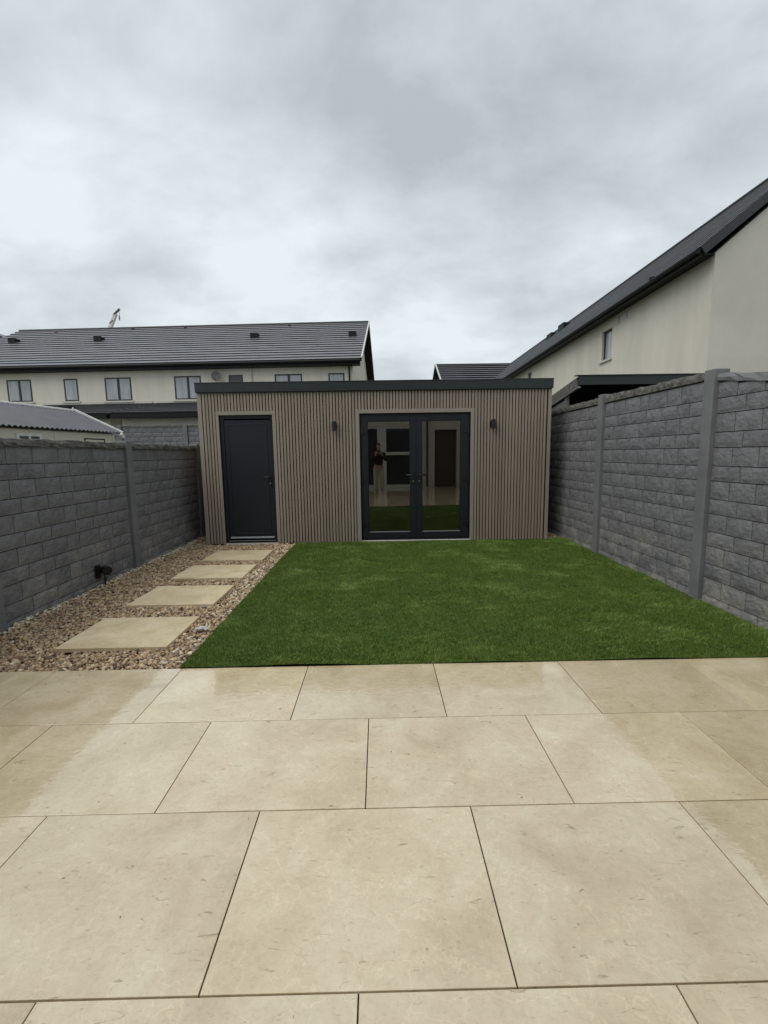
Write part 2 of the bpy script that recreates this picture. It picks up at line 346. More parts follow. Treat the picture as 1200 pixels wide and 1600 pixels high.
def off_stones(P):
    ok = np.ones(len(P), bool)
    for a, b, c, d in stone_rects: ok &= ~((P[:, 0] > a) & (P[:, 0] < b) & (P[:, 1] > c) & (P[:, 1] < d))
    ok &= ~((P[:, 0] > -2.85) & (P[:, 1] > SHED_Y-.02) & (P[:, 0] < 2.77))
    return ok
P = np.r_[scatter(34000, (XL+.01, -1.372), (LAWN_Y0+.012, 7.95), off_stones), scatter(900, (2.77, XR), (7.0, 7.9)), scatter(600, (2.80, XR), (7.9, 9.5)), scatter(700, (-3.19, -2.84), (7.9, 9.5))]
n = len(P)
size = RS.uniform(.0085, .0195, n)
edge = (P[:, 0] < XL+.09) & (RS.rand(n) < .45)
ang = RS.uniform(0, 6.283, n); tx = RS.normal(0, .45, n); ty = RS.normal(0, .45, n)
V = variants[RS.randint(0, 14, n)]*np.stack([size*RS.uniform(1.0, 1.6, n), size, size*RS.uniform(.5, .8, n)], 1)[:, None, :]
ct, st_ = np.cos(tx)[:, None], np.sin(tx)[:, None]
y_, z_ = V[:, :, 1]*ct-V[:, :, 2]*st_, V[:, :, 1]*st_+V[:, :, 2]*ct
ct, st_ = np.cos(ty)[:, None], np.sin(ty)[:, None]
x_, z_ = V[:, :, 0]*ct+z_*st_, -V[:, :, 0]*st_+z_*ct
ca, sa = np.cos(ang)[:, None], np.sin(ang)[:, None]
X_, Y_ = x_*ca-y_*sa, x_*sa+y_*ca
zbase = RS.uniform(-.03, -.006, n)+.01*np.clip((XL+.22-P[:, 0])/.2, 0, 1)+.006*np.sin(P[:, 0]*5+P[:, 1]*3.1)
V = np.stack([X_+P[:, 0:1], Y_+P[:, 1:2], z_+zbase[:, None]], 2)
pal = np.array([(.46, .35, .22), (.33, .23, .14), (.56, .46, .32), (.38, .27, .20), (.20, .14, .095), (.42, .34, .25), (.66, .59, .46), (.28, .23, .185), (.52, .40, .24), (.10, .075, .055)])
pc = np.array([.92, .85, .76])*pal[RS.choice(10, n, p=[.17, .13, .13, .13, .09, .11, .06, .08, .06, .04])]*RS.uniform(.8, 1.2, (n, 1))
pale = edge | ((P[:, 0] > -1.56) & (P[:, 0] < -1.36) & (RS.rand(n) < .12))
pc[pale] = np.array([.66, .62, .50])*RS.uniform(.75, 1.15, (pale.sum(), 1))
F = (if_[None]+(np.arange(n)*12)[:, None, None]).reshape(-1, 3)
g = fast_mesh('gravel', V.reshape(-1, 3), F, np.repeat(pc, 12, 0), 'pebble'); tag(g, 'brown and buff pebble gravel around the stepping stones', 'gravel', kind='stuff')

# ------------------------------------------------------------------ artificial lawn
LX0, LX1, LY0, LY1 = -1.37, XR-.012, LAWN_Y0+.003, SHED_Y-.03
def lawn_h(x, y):
    return .006+.006*np.sin(x*2.1+y*1.3)*np.sin(y*2.7-x)+.005*np.sin(x*5.3+1)*np.sin(y*6.1) + .03*np.exp(-(((x-2.86)/.16)**2+((y-7.05)/.10)**2))
nx, ny = 60, 60
gx_, gy_ = np.meshgrid(np.linspace(LX0, LX1, nx), np.linspace(LY0, LY1, ny))
VV = np.c_[gx_.ravel(), gy_.ravel(), lawn_h(gx_, gy_).ravel()]
idx = np.arange(nx*ny).reshape(ny, nx)
FF = np.stack([idx[:-1, :-1], idx[:-1, 1:], idx[1:, 1:], idx[1:, :-1]], -1).reshape(-1, 4)
lb = fast_mesh('lawn', VV, FF, None, 'lawnbase', True); tag(lb, kind='structure')
nb = 400000
yy = LY0+(LY1-LY0)*RS.rand(nb)**1.15; xx = RS.uniform(LX0, LX1, nb)
def fieldnoise(x, y, s_, seed):
    # cheap smooth noise: bilinear on a random lattice
    r = np.random.RandomState(seed); Lg = r.rand(64, 64); u = (x*s_+100) % 63; v = (y*s_+100) % 63
    i, j = u.astype(int), v.astype(int); fu, fv = u-i, v-j; fu = fu*fu*(3-2*fu); fv = fv*fv*(3-2*fv)
    return (Lg[i, j]*(1-fu)*(1-fv)+Lg[(i+1) % 64, j]*fu*(1-fv)+Lg[i, (j+1) % 64]*(1-fu)*fv+Lg[(i+1) % 64, (j+1) % 64]*fu*fv)
f1 = fieldnoise(xx, yy*1.7, 2.4, 1)*.3+fieldnoise(xx, yy*2.2, 6.5, 2)*.35+fieldnoise(xx, yy*2.2, 15, 5)*.35; f2 = fieldnoise(xx, yy, 3.0, 3)
h = RS.uniform(.014, .028, nb); az = -math.pi/2+(f2-.5)*3.0+RS.normal(0, .7, nb)       # pile brushed towards the patio
az = az+np.clip((f1-.5)*4, -.8, .8)
lean = h*(.25+1.1*np.clip(np.abs(f1-.5)*2.6, 0, 1))*RS.uniform(.5, 1.3, nb)
wd = RS.uniform(.0009, .0016, nb); pa = RS.uniform(0, math.pi, nb)
lean = np.where(yy < LY0+.02, lean*1.3, lean); zb = lawn_h(xx, yy)-.001
dx, dy = np.cos(az)*lean, np.sin(az)*lean; wx, wy = np.cos(pa)*wd, np.sin(pa)*wd
v0 = np.c_[xx-wx, yy-wy, zb]; v1 = np.c_[xx+wx, yy+wy, zb]
v2 = np.c_[xx+wx*.8+dx*.4, yy+wy*.8+dy*.4, zb+h*.6]; v3 = np.c_[xx-wx*.8+dx*.4, yy-wy*.8+dy*.4, zb+h*.6]
v4 = np.c_[xx+dx, yy+dy, zb+h*.95]
Vb = np.stack([v0, v1, v2, v3, v4], 1)
b5 = (np.arange(nb)*5)[:, None]
Fb = np.stack([b5+np.array([0, 1, 2]), b5+np.array([0, 2, 3]), b5+np.array([3, 2, 4])], 1).reshape(-1, 3)
gp = np.array([(.150, .225, .036), (.19, .27, .055), (.11, .17, .026), (.235, .285, .085), (.27, .27, .13)])
gc = gp[RS.choice(5, nb, p=[.36, .26, .24, .10, .04])]*RS.uniform(.8, 1.2, (nb, 1))
gr = fast_mesh('grass', Vb.reshape(-1, 3), Fb, np.repeat(gc, 5, 0), 'blade'); tag(gr, 'short brushed artificial green turf covering the lawn', 'grass', kind='stuff')

# ------------------------------------------------------------------ fences of rock faced blocks
def brick_mesh(seed):
    r = random.Random(seed); nu, nv = 5, 3; vs = []; fs = []
    for j in range(nv+1):
        for i in range(nu+1):
            u, v = i/nu, j/nv; edge_ = i in (0, nu) or j in (0, nv)
            iu = .0 if i == 0 else (1. if i == nu else u+r.uniform(-.06, .06)); iv_ = 0. if j == 0 else (1. if j == nv else v+r.uniform(-.1, .1))
            y = -.62 if edge_ else -r.uniform(.80, 1.12)
            if j == 0 and not i in (0, nu): y = -r.uniform(.55, .7)
            vs.append((iu-.5, y, iv_-.5))
    k = nu+1
    for j in range(nv):
        for i in range(nu): fs.append((j*k+i, j*k+i+1, (j+1)*k+i+1, (j+1)*k+i))
    b = len(vs); vs += [(-.5, 0, -.5), (.5, 0, -.5), (.5, 0, .5), (-.5, 0, .5)]
    fs.append(tuple([b, b+1]+[i for i in range(nu, -1, -1)])); fs.append(tuple([b+2, b+3]+[nv*k+i for i in range(0, nu+1)]))
    fs.append(tuple([b+1, b+2]+[j*k+nu for j in range(nv, -1, -1)])); fs.append(tuple([b+3, b]+[j*k for j in range(0, nv+1)]))
    fs.append((b+3, b+2, b+1, b))
    me = bpy.data.meshes.new('brick'); me.from_pydata(vs, [], fs); me.materials.append(M['block']); me.update(); return me
BR = [brick_mesh(100+i) for i in range(12)]
def rows_of(ztop_of_second, zmin, top):
    """course edges going down: top course, then .135 and .165 in turn"""
    z = [top, ztop_of_second]; s_ = .136; a = True
    while z[-1] > zmin+.03:
        z.append(z[-1]-(.136 if a else .164)); a = not a
    z[-1] = max(z[-1], zmin-.06); return z
TALL = [0, .118, .262, .428, .52, .69, .81, 1.0]; SHORT = [0, .17, .33, .50, .645, .78, .88, 1.0]
def bay(parent, a0, a1, place, rows, flip_, count, stuff=None, near_top=None):
    """a0..a1 along the wall; place(a, z, rot) gives world position"""
    Ln = a1-a0
    for r_ in range(len(rows)-1):
        z1, z0 = rows[r_], rows[r_+1]; pat = TALL if r_ % 2 == 0 else SHORT
        if flip_: pat = [1-p for p in reversed(pat)]
        for k in range(len(pat)-1):
            s0, s1 = a0+pat[k]*Ln+.0035, a0+pat[k+1]*Ln-.0035
            zt = z1-.0035; zb_ = z0+.0035
            if near_top and r_ == 0: zt = min(zt, near_top((s0+s1)/2))
            if zt-zb_ < .02: continue
            loc, rz = place((s0+s1)/2, (zt+zb_)/2)
            me = BR[(k*5+(r_ % 2)*3+(1 if flip_ else 0)) % 12 if random.random() < .75 else random.randrange(12)]
            if stuff is not None:
                ca_, sa_ = math.cos(rz), math.sin(rz); k0 = len(stuff.v)
                vs = [((v.co.x*(s1-s0))*ca_-(v.co.y*.022)*sa_+loc[0], (v.co.x*(s1-s0))*sa_+(v.co.y*.022)*ca_+loc[1], v.co.z*(zt-zb_)+loc[2]) for v in me.vertices]
                stuff.add(vs, [tuple(p.vertices) for p in me.polygons])
            else:
                o = bpy.data.objects.new('brick', me); COL.objects.link(o); o.parent = parent; o.location = Vector(loc)-origin_of(parent)
                o.rotation_euler = (0, 0, rz); o.scale = (s1-s0, .018, zt-zb_)
def coping(parent, pts, depth, axis, seed, m='coping'):
    """rough stone capping along y (axis='y') or x : pts = list of (a, b_center, z0, z1)"""
    r = random.Random(seed); mb = MB(); n_ = 26; vs = []; (a0, c, zA0, zA1), (a1, _, zB0, zB1) = pts
    for i in range(n_+1):
        t_ = i/n_; a = a0+(a1-a0)*t_; z0 = zA0+(zB0-zA0)*t_; z1 = zA1+(zB1-zA1)*t_
        j = lambda q: r.uniform(-q, q)
        prof = [(-depth/2+j(.006), z0+j(.002)), (depth/2+j(.006), z0+j(.002)), (depth/2+j(.008), (z0+z1)/2+j(.01)), (depth/2*.75+j(.008), z1+j(.007)), (-depth/2*.75+j(.008), z1+j(.007)), (-depth/2+j(.008), (z0+z1)/2+j(.01))]
        for p_, z in prof: vs.append((c+p_, a, z) if axis == 'y' else (a, c+p_, z))
    fs = []
    for i in range(n_):
        for k in range(6): 
            q = (i*6+k, i*6+(k+1) % 6, (i+1)*6+(k+1) % 6, (i+1)*6+k)
            fs.append(q if axis == 'x' else q[::-1])
    fs.append(tuple(range(6))); fs.append(tuple(n_*6+k for k in reversed(range(6))))
    mb.add(vs, fs); return mb.build('coping', m, parent)
def post(parent, x0, x1, y0, y1, z1):
    return box('post', 'post', parent, x0, x1, y0, y1, -.05, z1, bevel=.008)

# right hand fence, faces -X
rf = root('block_fence', (XR+.05, 2, 0), 'tall dark grey rock faced block fence on the right of the lawn', 'fence')
posts = [8.16, 6.12, 4.12, 2.10, .10, -1.90]
for k, py_ in enumerate(posts): post(rf, XR-.045 if k else XR-.03, XR+.10, py_-.062, py_+.062, [2.16, 2.172, 2.135, 2.13, 2.13, 2.13][k])
post(rf, XR-.03, XR+.10, 10.10, 10.22, 2.16)
RW = rows_of(1.872, 0, 2.045)
st = MB()
place_r = lambda a, z: ((XR+.012, a, z), -math.pi/2)
for k in range(3):
    bay(rf, posts[k+1]+.064, posts[k]-.064, place_r, RW, True, 0, near_top=(lambda a: 2.02-(4.06-a)*.14) if k == 2 else None)
for k in (3, 4): bay(rf, posts[k+1]+.064, posts[k]-.064, place_r, RW, False, 0, stuff=st)
bay(rf, 8.23, 10.1, place_r, RW, False, 0, stuff=st)
st.build('brickwork', 'block', rf, kind='stuff')
box('panel', 'block_back', rf, XR+.012, XR+.07, -1.9, 10.1, -.05, 2.0)
coping(rf, [(8.22, XR+.035, 2.062, 2.14), (10.1, XR+.035, 2.062, 2.14)], .10, 'y', 1)
coping(rf, [(6.185, XR+.035, 2.060, 2.145), (8.095, XR+.035, 2.060, 2.14)], .105, 'y', 2)
coping(rf, [(4.185, XR+.035, 2.055, 2.125), (6.055, XR+.035, 2.060, 2.155)], .105, 'y', 3)
coping(rf, [(2.165, XR+.035, 1.72, 1.78), (4.055, XR+.035, 2.03, 2.093)], .10, 'y', 4, 'post')
for a, b in ((.165, 2.03), (-1.83, .03)): coping(rf, [(a, XR+.035, 2.05, 2.12), (b, XR+.035, 2.05, 2.12)], .10, 'y', 5)
box('kerb', 'post', rf, XR-.018, XR+.012, -1.9, 8.1, -.05, .012, label='thin pale mortar line along the foot of the fence')

# left hand fence, faces +X
lf = root('block_fence', (XL-.05, 2, 0), 'low dark grey rock faced block fence on the left behind the gravel', 'fence')
posts = [7.93, 5.745, 3.585, 1.41, -.77, -2.9]
for k, py_ in enumerate(posts): post(lf, XL-.10, XL+.04, py_-.062, py_+.062, [1.64, 1.635, 1.63, 1.63, 1.63, 1.63][k])
LW = rows_of(1.382, -.02, 1.54)
place_l = lambda a, z: ((XL-.012, a, z), math.pi/2)
st = MB()
for k in range(3): bay(lf, posts[k+1]+.064, posts[k]-.064, place_l, LW, False if k else True, 0)
for k in (3, 4): bay(lf, posts[k+1]+.064, posts[k]-.064, place_l, LW, False, 0, stuff=st)
bay(lf, 7.99, 10.1, place_l, LW, False, 0, stuff=st)
st.build('brickwork', 'block', lf, kind='stuff')
box('panel', 'block_back', lf, XL-.07, XL-.012, -2.9, 10.1, -.05, 1.5)
for k in range(5): coping(lf, [(posts[k+1]+.066, XL-.03, 1.54, 1.605), (posts[k]-.066, XL-.03, 1.54, 1.605)], .12, 'y', 10+k)
coping(lf, [(8.0, XL-.03, 1.54, 1.605), (10.1, XL-.03, 1.54, 1.605)], .12, 'y', 20)

# rear boundary fence seen beyond the shed, faces -Y
RY = 14.5
bf = root('block_fence', (-7, RY, 0), 'far grey block fence beyond the garden, between cream shed and dark extension roof', 'fence')
BW = rows_of(2.21, 1.1, 2.385)
place_b = lambda a, z: ((a, RY+.012, z), 0)
px_ = [-10.29, -8.21, -6.13, -4.05, -1.97]
for x in px_: box('post', 'post', bf, x-.065, x+.065, RY-.05, RY+.1, -.05, 2.46, bevel=.008)
for k in range(4): bay(bf, px_[k]+.07, px_[k+1]-.07, place_b, BW, False, 0)
box('panel', 'block_back', bf, px_[0], px_[-1], RY+.012, RY+.07, -.05, 2.33)
for k in range(4): coping(bf, [(px_[k]+.07, RY+.02, 2.395, 2.45), (px_[k+1]-.07, RY+.02, 2.395, 2.45)], .11, 'x', 30+k)

# ------------------------------------------------------------------ garden room (shed)
SX0, SX1, SZ = -2.83, 2.75, 2.415; Y = SHED_Y; YB = Y+2.9
DX0, DX1 = -2.512, -1.668; FX0, FX1 = -.298, 1.473; OZ = 2.065
sh = root('garden_room', (0, Y, 0), 'flat roofed garden room clad in taupe vertical slats with dark fascia', 'garden building')
mb = MB()                                             # walls with two openings
yf, yb_ = Y+.022, Y+.12
for a, b, z0, z1 in ((SX0+.02, DX0, -.05, SZ), (DX1, FX0, -.05, SZ), (FX1, SX1-.02, -.05, SZ), (DX0, DX1, OZ, SZ), (FX0, FX1, OZ, SZ), (DX0, DX1, -.05, .004), (FX0, FX1, -.05, .0)):
    mb.box(a, b, yf, yb_, z0, z1)
mb.box(SX0+.02, SX0+.12, yb_, YB, -.05, SZ); mb.box(SX1-.12, SX1-.02, yb_, YB, -.05, SZ); mb.box(SX0+.02, SX1-.02, YB-.1, YB, -.05, SZ)
mb.build('wall', 'groove', sh)
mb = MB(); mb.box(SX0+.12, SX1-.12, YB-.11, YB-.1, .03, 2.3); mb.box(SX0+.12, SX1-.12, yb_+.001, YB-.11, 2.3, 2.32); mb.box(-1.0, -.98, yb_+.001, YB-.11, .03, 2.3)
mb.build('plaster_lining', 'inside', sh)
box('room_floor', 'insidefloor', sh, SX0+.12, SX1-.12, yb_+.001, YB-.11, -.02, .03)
# slats: 50 mm pitch
PW = .0499
GB = lambda k: SX0+.095+(k+.5)*PW
TL = [(GB(3), GB(22), 2.125), (GB(47), GB(85), 2.128)]
slat_cache = {}
def slat(x, z0, z1, parent, side=None):
    k = round(z1-z0, 3)
    if k not in slat_cache:
        hw, dp, c = .0175, .021, .002
        pr = [(-hw, 0), (-hw, -dp+c), (-hw+c, -dp), (hw-c, -dp), (hw, -dp+c), (hw, 0)]
        vs = [(a, b, 0) for a, b in pr]+[(a, b, k) for a, b in pr]
        me_ = bpy.data.meshes.new('slat'); me_.from_pydata(vs, [], [tuple(range(6))[::-1], tuple(range(6, 12))]+[(i, (i+1) % 6, 6+(i+1) % 6, 6+i) for i in range(6)])
        me_.materials.append(M['slat']); slat_cache[k] = me_
    o = bpy.data.objects.new('slat', slat_cache[k]); COL.objects.link(o); o.parent = parent
    o.location = (x, (Y+.0215)-sh.location.y, z0) if side is None else (side, x-sh.location.y, z0)
    if side is not None: o.rotation_euler = (0, 0, math.pi/2 if side > 0 else -math.pi/2)
x = SX0+.095
while x < SX1-.06:
    z0 = .005
    for a, b, zt in TL:
        if a < x < b: z0 = zt+.002
    if z0 is None:
        x += PW; continue
    slat(x, z0, SZ-.004, sh); x += PW
for sx in (SX0+.0195, SX1-.0195):
    yv = Y+.09
    while yv < YB: slat(yv, .005, SZ-.004, sh, side=sx); yv += PW
mb = MB().box(SX0, SX0+.062, Y-.001, Y+.0215, .0, SZ-.003); mb.box(SX0, SX0+.0195, Y+.0215, Y+.065, .0, SZ-.003); mb.build('corner_trim', 'trim', sh, bevel=.002)
mb = MB().box(SX1-.052, SX1, Y-.001, Y+.0215, .0, SZ-.003); mb.box(SX1-.0195, SX1, Y+.0215, Y+.065, .0, SZ-.003); mb.build('corner_trim', 'trim', sh, bevel=.002)
for (a, b), (oa, ob), zt in (((DX0, DX1), (GB(3)+.004, GB(22)-.004), 2.125), ((FX0, FX1), (GB(47)+.004, GB(85)-.004), 2.128)):
    box('opening_trim', 'trim', sh, oa, a, Y-.003, Y+.075, .0, zt-.062+.0, bevel=.0015)
    box('opening_trim', 'trim', sh, b, ob, Y-.003, Y+.075, .0, zt-.062, bevel=.0015)
    box('opening_trim', 'trim', sh, oa, ob, Y-.003, Y+.075, OZ+.0005, zt, bevel=.0015)
mb = MB().box(SX0-.014, SX1+.010, Y-.035, YB+.03, SZ, SZ+.142); mb.box(SX0-.022, SX1+.018, Y-.043, YB+.04, SZ+.142, SZ+.150); mb.build('fascia', 'anthracite', sh, bevel=.002)
box('soffit_gap', 'black', sh, SX0+.01, SX1-.01, Y-.012, Y+.04, SZ-.012, SZ-.0005)
# solid door
YD = Y+.055
d = box('door', 'door', sh, DX0+.062, DX1-.05, YD, YD+.045, .075, OZ-.075, bevel=.002)
fr_ = MB().box(DX0+.001, DX0+.058, YD-.012, YD+.05, .012, OZ-.001); fr_.box(DX1-.046, DX1-.001, YD-.012, YD+.05, .012, OZ-.001); fr_.box(DX0+.058, DX1-.046, YD-.012, YD+.05, OZ-.055, OZ-.001); fr_.box(DX0+.058, DX1-.046, YD-.02, YD+.05, .012, .055)
fr_.build('frame', 'door', d, bevel=.003)
a0, a1, z0, z1 = DX0+.135, DX1-.115, .165, OZ-.15
mb = MB()
for q in ((a0-.014, a0, z0-.014, z1+.014), (a1, a1+.014, z0-.014, z1+.014), (a0, a1, z1, z1+.014), (a0, a1, z0-.014, z0)):
    mb.box(q[0], q[1], YD-.007, YD+.001, q[2], q[3])
mb.build('panel_bead', 'door', d, bevel=.004)
mb = MB(); mb.hexa([(DX0+.07, YD-.022, .088), (DX1-.06, YD-.022, .088), (DX1-.06, YD+.001, .088), (DX0+.07, YD+.001, .088)], [(DX0+.07, YD-.018, .098), (DX1-.06, YD-.018, .098), (DX1-.06, YD+.001, .112), (DX0+.07, YD+.001, .112)])
mb.build('weather_bar', 'rubber', d)
box('sill', 'rubber', d, DX0+.05, DX1-.04, YD-.035, YD-.013, .045, .052)
def handle(parent, x, yfce, zc_, dirn):
    mb = MB().box(x-.014, x+.014, yfce-.012, yfce, zc_-.11, zc_+.11); mb.build('handle_plate', 'black', parent, bevel=.004)
    mb = MB().tube([(x, yfce-.01, zc_+.055), (x, yfce-.055, zc_+.055), (x+dirn*.02, yfce-.06, zc_+.055), (x+dirn*.12, yfce-.055, zc_+.052)], .0095, 8); mb.build('handle', 'black', parent, smooth=True)
    mb = MB().tube([(x, yfce-.018, zc_-.045), (x, yfce-.01, zc_-.045)], .011, 10); mb.build('lock', 'chrome', parent)
handle(d, DX1-.085, YD, 1.03, -1)
box('threshold', 'sill', sh, DX0-.0, DX1+.0, Y-.012, Y+.06, -.02, .010)
# french doors
fr_ = MB().box(FX0+.001, FX0+.045, YD-.005, YD+.06, .02, OZ-.001); fr_.box(FX1-.045, FX1-.001, YD-.005, YD+.06, .02, OZ-.001); fr_.box(FX0+.045, FX1-.045, YD-.005, YD+.06, OZ-.04, OZ-.001); fr_.box(FX0+.045, FX1-.045, YD-.005, YD+.06, .02, .052)
fr_.build('door_frame', 'door', sh, bevel=.003)
for (a, b, ga, gb, hs) in ((FX0+.03, .597, -.172, .507, -1), (.607, FX1-.03, .695, 1.322, 1)):
    zz0, zz1, gz0, gz1 = .06, OZ-.035, .150, 1.945; yy0, yy1 = YD-.022, YD+.05
    mb = MB().box(a, ga, yy0, yy1, zz0, zz1); mb.box(gb, b, yy0, yy1, zz0, zz1); mb.box(ga, gb, yy0, yy1, gz1, zz1); mb.box(ga, gb, yy0, yy1, zz0, gz0)
    lfd = mb.build('glazed_door', 'door', sh, bevel=.002)
    mb = MB()
    for q in ((ga, ga+.009, gz0, gz1), (gb-.009, gb, gz0, gz1), (ga+.009, gb-.009, gz1-.009, gz1)): mb.box(q[0], q[1], yy0+.012, yy0+.03, q[2], q[3])
    mb.build('glazing_bead', 'door', lfd)
    box('glazing_bar', 'rubber', lfd, ga+.003, gb-.003, yy0+.004, yy0+.03, gz0+.0005, gz0+.010)
    tl = .0070*(gz1-gz0)/1.0
    MB().add([(ga, yy0+.032, gz0), (gb, yy0+.032, gz0), (gb, yy0+.032-tl*.9, gz1), (ga, yy0+.032-tl*.9, gz1)], [(0, 1, 2, 3)]).build('glass_pane', 'glass', lfd)
    hx = a if hs < 0 else b
    for hz in (.30, 1.02, 1.78):
        mb = MB().box(min(hx-hs*.075, hx), max(hx-hs*.075, hx), yy0-.012, yy0-.0005, hz-.03, hz+.025); mb.tube([(hx, yy0-.014, hz-.055), (hx, yy0-.014, hz+.055)], .013, 8); mb.build('hinge', 'black', lfd)
    handle(lfd, .555 if hs < 0 else .650, yy0, 1.03, hs)
box('rebate', 'black', sh, .5975, .6065, YD-.015, YD+.04, .06, OZ-.04)
box('threshold', 'sill', sh, FX0+.0, FX1-.0, Y-.012, Y+.06, -.02, .018)

# wall lights
def wall_light(x, side, label):
    r_ = root('wall_light', (x, Y, 1.80), label, 'wall light', 'wall lights on the garden room')
    box('bracket', 'black', r_, x-.03, x+.03, Y-.018, Y-.001, 1.83, 1.92)
    cx_ = x+side*.006
    MB().tube([(cx_, Y-.062, 1.80), (cx_, Y-.062, 1.94)], .034, 20).build('lamp_body', 'black', r_, smooth=False)
    MB().tube([(cx_, Y-.018, 1.87), (cx_, Y-.05, 1.87)], .012, 8).build('arm', 'black', r_)
    MB().tube([(cx_, Y-.062, 1.941), (cx_, Y-.062, 1.944)], .027, 16).build('lens', 'panedark', r_)
wall_light(-.687, -1, 'small black cylinder wall light between the solid door and the glazed doors')
wall_light(1.811, 1, 'small black cylinder wall light right of the glazed doors')

# spike spotlight by the left fence
sp_ = root('garden_spotlight', (XL+.06, 4.96, 0), 'small black spotlight standing in the gravel against the left fence', 'spotlight')
MB().tube([(XL+.07, 4.96, -.03), (XL+.07, 4.96, .10)], .007, 8).build('spike', 'black', sp_)
MB().tube([(XL+.05, 4.985, .175), (XL+.075, 4.96, .17), (XL+.125, 4.93, .165)], [.042, .05, .052], 18).build('lamp_head', 'black', sp_)
MB().box(XL+.015, XL+.05, 4.88, 4.93, .09, .235).build('mounting_plate', 'black', sp_)
MB().tube([(XL+.06, 4.95, .12), (XL+.10, 4.94, .07), (XL+.075, 4.935, .03), (XL+.09, 4.93, -.01)], .005, 6).build('cable', 'black', sp_)

# plastic scrap
mb = MB(); 
for k in range(6):
    a_ = k/5; xx_ = -1.53+a_*.10; zt_ = .020+.014*math.sin(a_*3.1)
    mb.v += [(xx_, 3.50+.01*math.sin(k*2), zt_), (xx_+.01, 3.53, zt_+.012), (xx_, 3.57+.008*math.cos(k*3), zt_-.004)]
for k in range(5):
    for j in range(2): q = k*3+j; mb.f.append((q, q+3, q+4, q+1)); mb.mi.append(0)
sc_ = mb.build('plastic_scrap', 'scrap', None, label='small crumpled white plastic scrap lying on the gravel beside the lawn edge', cat='plastic scrap')
so = sc_.modifiers.new('solid', 'SOLIDIFY'); so.thickness = .003

# tiny leaf bits on the patio
mb = MB()
for k in range(110):
    x_, y_ = random.uniform(-2.6, 2.7), random.uniform(.9, 2.85); a_ = random.uniform(0, 3.14); l_ = random.uniform(.002, .009); w_ = random.uniform(.0008, .002)
    c_, s__ = math.cos(a_), math.sin(a_)
    mb.add([(x_-c_*l_+s__*w_, y_-s__*l_-c_*w_, .0025), (x_+c_*l_, y_+s__*l_, .003), (x_-s__*w_, y_+c_*w_, .0045)], [(0, 1, 2)])
mb.build('leaf_litter', 'soil', None, label='tiny dark leaf and grit bits scattered over the paving', cat='litter', kind='stuff')

# ------------------------------------------------------------------ tiled roofs
def tiled_slope(parent, e0, e1, r0, r1, nc, name='roof', lip=.05, tm='tile'):
    """a roof slope from eave line e0-e1 up to ridge line r0-r1, in nc courses, each its own piece under the roof part"""
    e0, e1, r0, r1 = map(Vector, (e0, e1, r0, r1)); nrm = (e1-e0).cross(r0-e0).normalized()
    if nrm.z < 0: nrm = -nrm
    base = MB(); dn = nrm*-.08
    base.add([e0, e1, r1, r0, e0+dn, e1+dn, r1+dn, r0+dn], [(0, 1, 2, 3), (7, 6, 5, 4), (0, 4, 5, 1), (1, 5, 6, 2), (2, 6, 7, 3), (3, 7, 4, 0)])
    rp = base.build(name, 'gutter', parent)
    for k in range(nc):
        t0, t1 = k/nc, min((k+1.12)/nc, 1)
        a, b = e0.lerp(r0, t0), e1.lerp(r1, t0); c, d_ = e1.lerp(r1, t1), e0.lerp(r0, t1)
        A = [a+nrm*.004, b+nrm*.004, c+nrm*.004, d_+nrm*.004]; B = [a+nrm*(lip+.004), b+nrm*(lip+.004), c+nrm*.012, d_+nrm*.012]
        m_ = MB(); m_.add(A+B, [(3, 2, 1, 0), (4, 5, 6, 7), (1, 2, 6, 5), (2, 3, 7, 6), (3, 0, 4, 7)]); m_.cur = 1; m_.add([A[0], A[1], B[1], B[0]], [(0, 1, 2, 3)]); m_.build('tile_course', [tm, 'ridge_lip_shade'], rp)  # lip front near-black: the shadow line of each course is in its colour
    return rp, nrm

# terrace behind (local frame: s along the wall, n away from us)
ang_ = math.radians(-2.8); Sx = Vector((math.cos(ang_), math.sin(ang_), 0)); Nx = Vector((-math.sin(ang_), math.cos(ang_), 0)); E0 = Vector((-.67, 18.44, 0))
def tp(s_, n_, z): return E0+Sx*s_+Nx*n_+Vector((0, 0, z))
def lbox(mb, s0, s1, n0, n1, z0, z1):
    mb.hexa([tp(s0, n0, z0), tp(s1, n0, z0), tp(s1, n1, z0), tp(s0, n1, z0)], [tp(s0, n0, z1), tp(s1, n0, z1), tp(s1, n1, z1), tp(s0, n1, z1)]); return mb
th_ = root('terraced_house', tuple(E0), 'long cream rendered terrace with slate grey roof behind the garden room', 'house')
SL = -18.1; DEP = 10.1; RZ = 8.0; EZ = 5.2
mb = MB(); lbox(mb, SL+.15, -.35, .35, DEP-.35, -.06, 5.22)
g0 = [tp(-.35, .35, 5.22), tp(-.35, DEP-.35, 5.22), tp(-.35, 5.05, 7.86)]; g1 = [p+Sx*(SL+.5) for p in g0]
mb.add(g0+g1, [(0, 1, 2), (5, 4, 3), (0, 3, 4, 1), (1, 4, 5, 2), (2, 5, 3, 0)]); mb.build('wall', 'render', th_)
tiled_slope(th_, tp(SL, 0, EZ), tp(0.05, 0, EZ), tp(SL, 5.05, RZ), tp(.05, 5.05, RZ), 17)
tiled_slope(th_, tp(0.05, DEP, EZ), tp(SL, DEP, EZ), tp(.05, 5.05, RZ), tp(SL, 5.05, RZ), 17)
MB().tube([tp(SL, 5.05, RZ+.03), tp(.06, 5.05, RZ+.03)], .06, 8).build('ridge_cap', 'ridge_lip_shade', th_)
MB().beam(tp(.055, -.02, EZ+.04), tp(.055, 5.05, RZ+.05), .05, .10).build('verge', 'whitetrim', th_)
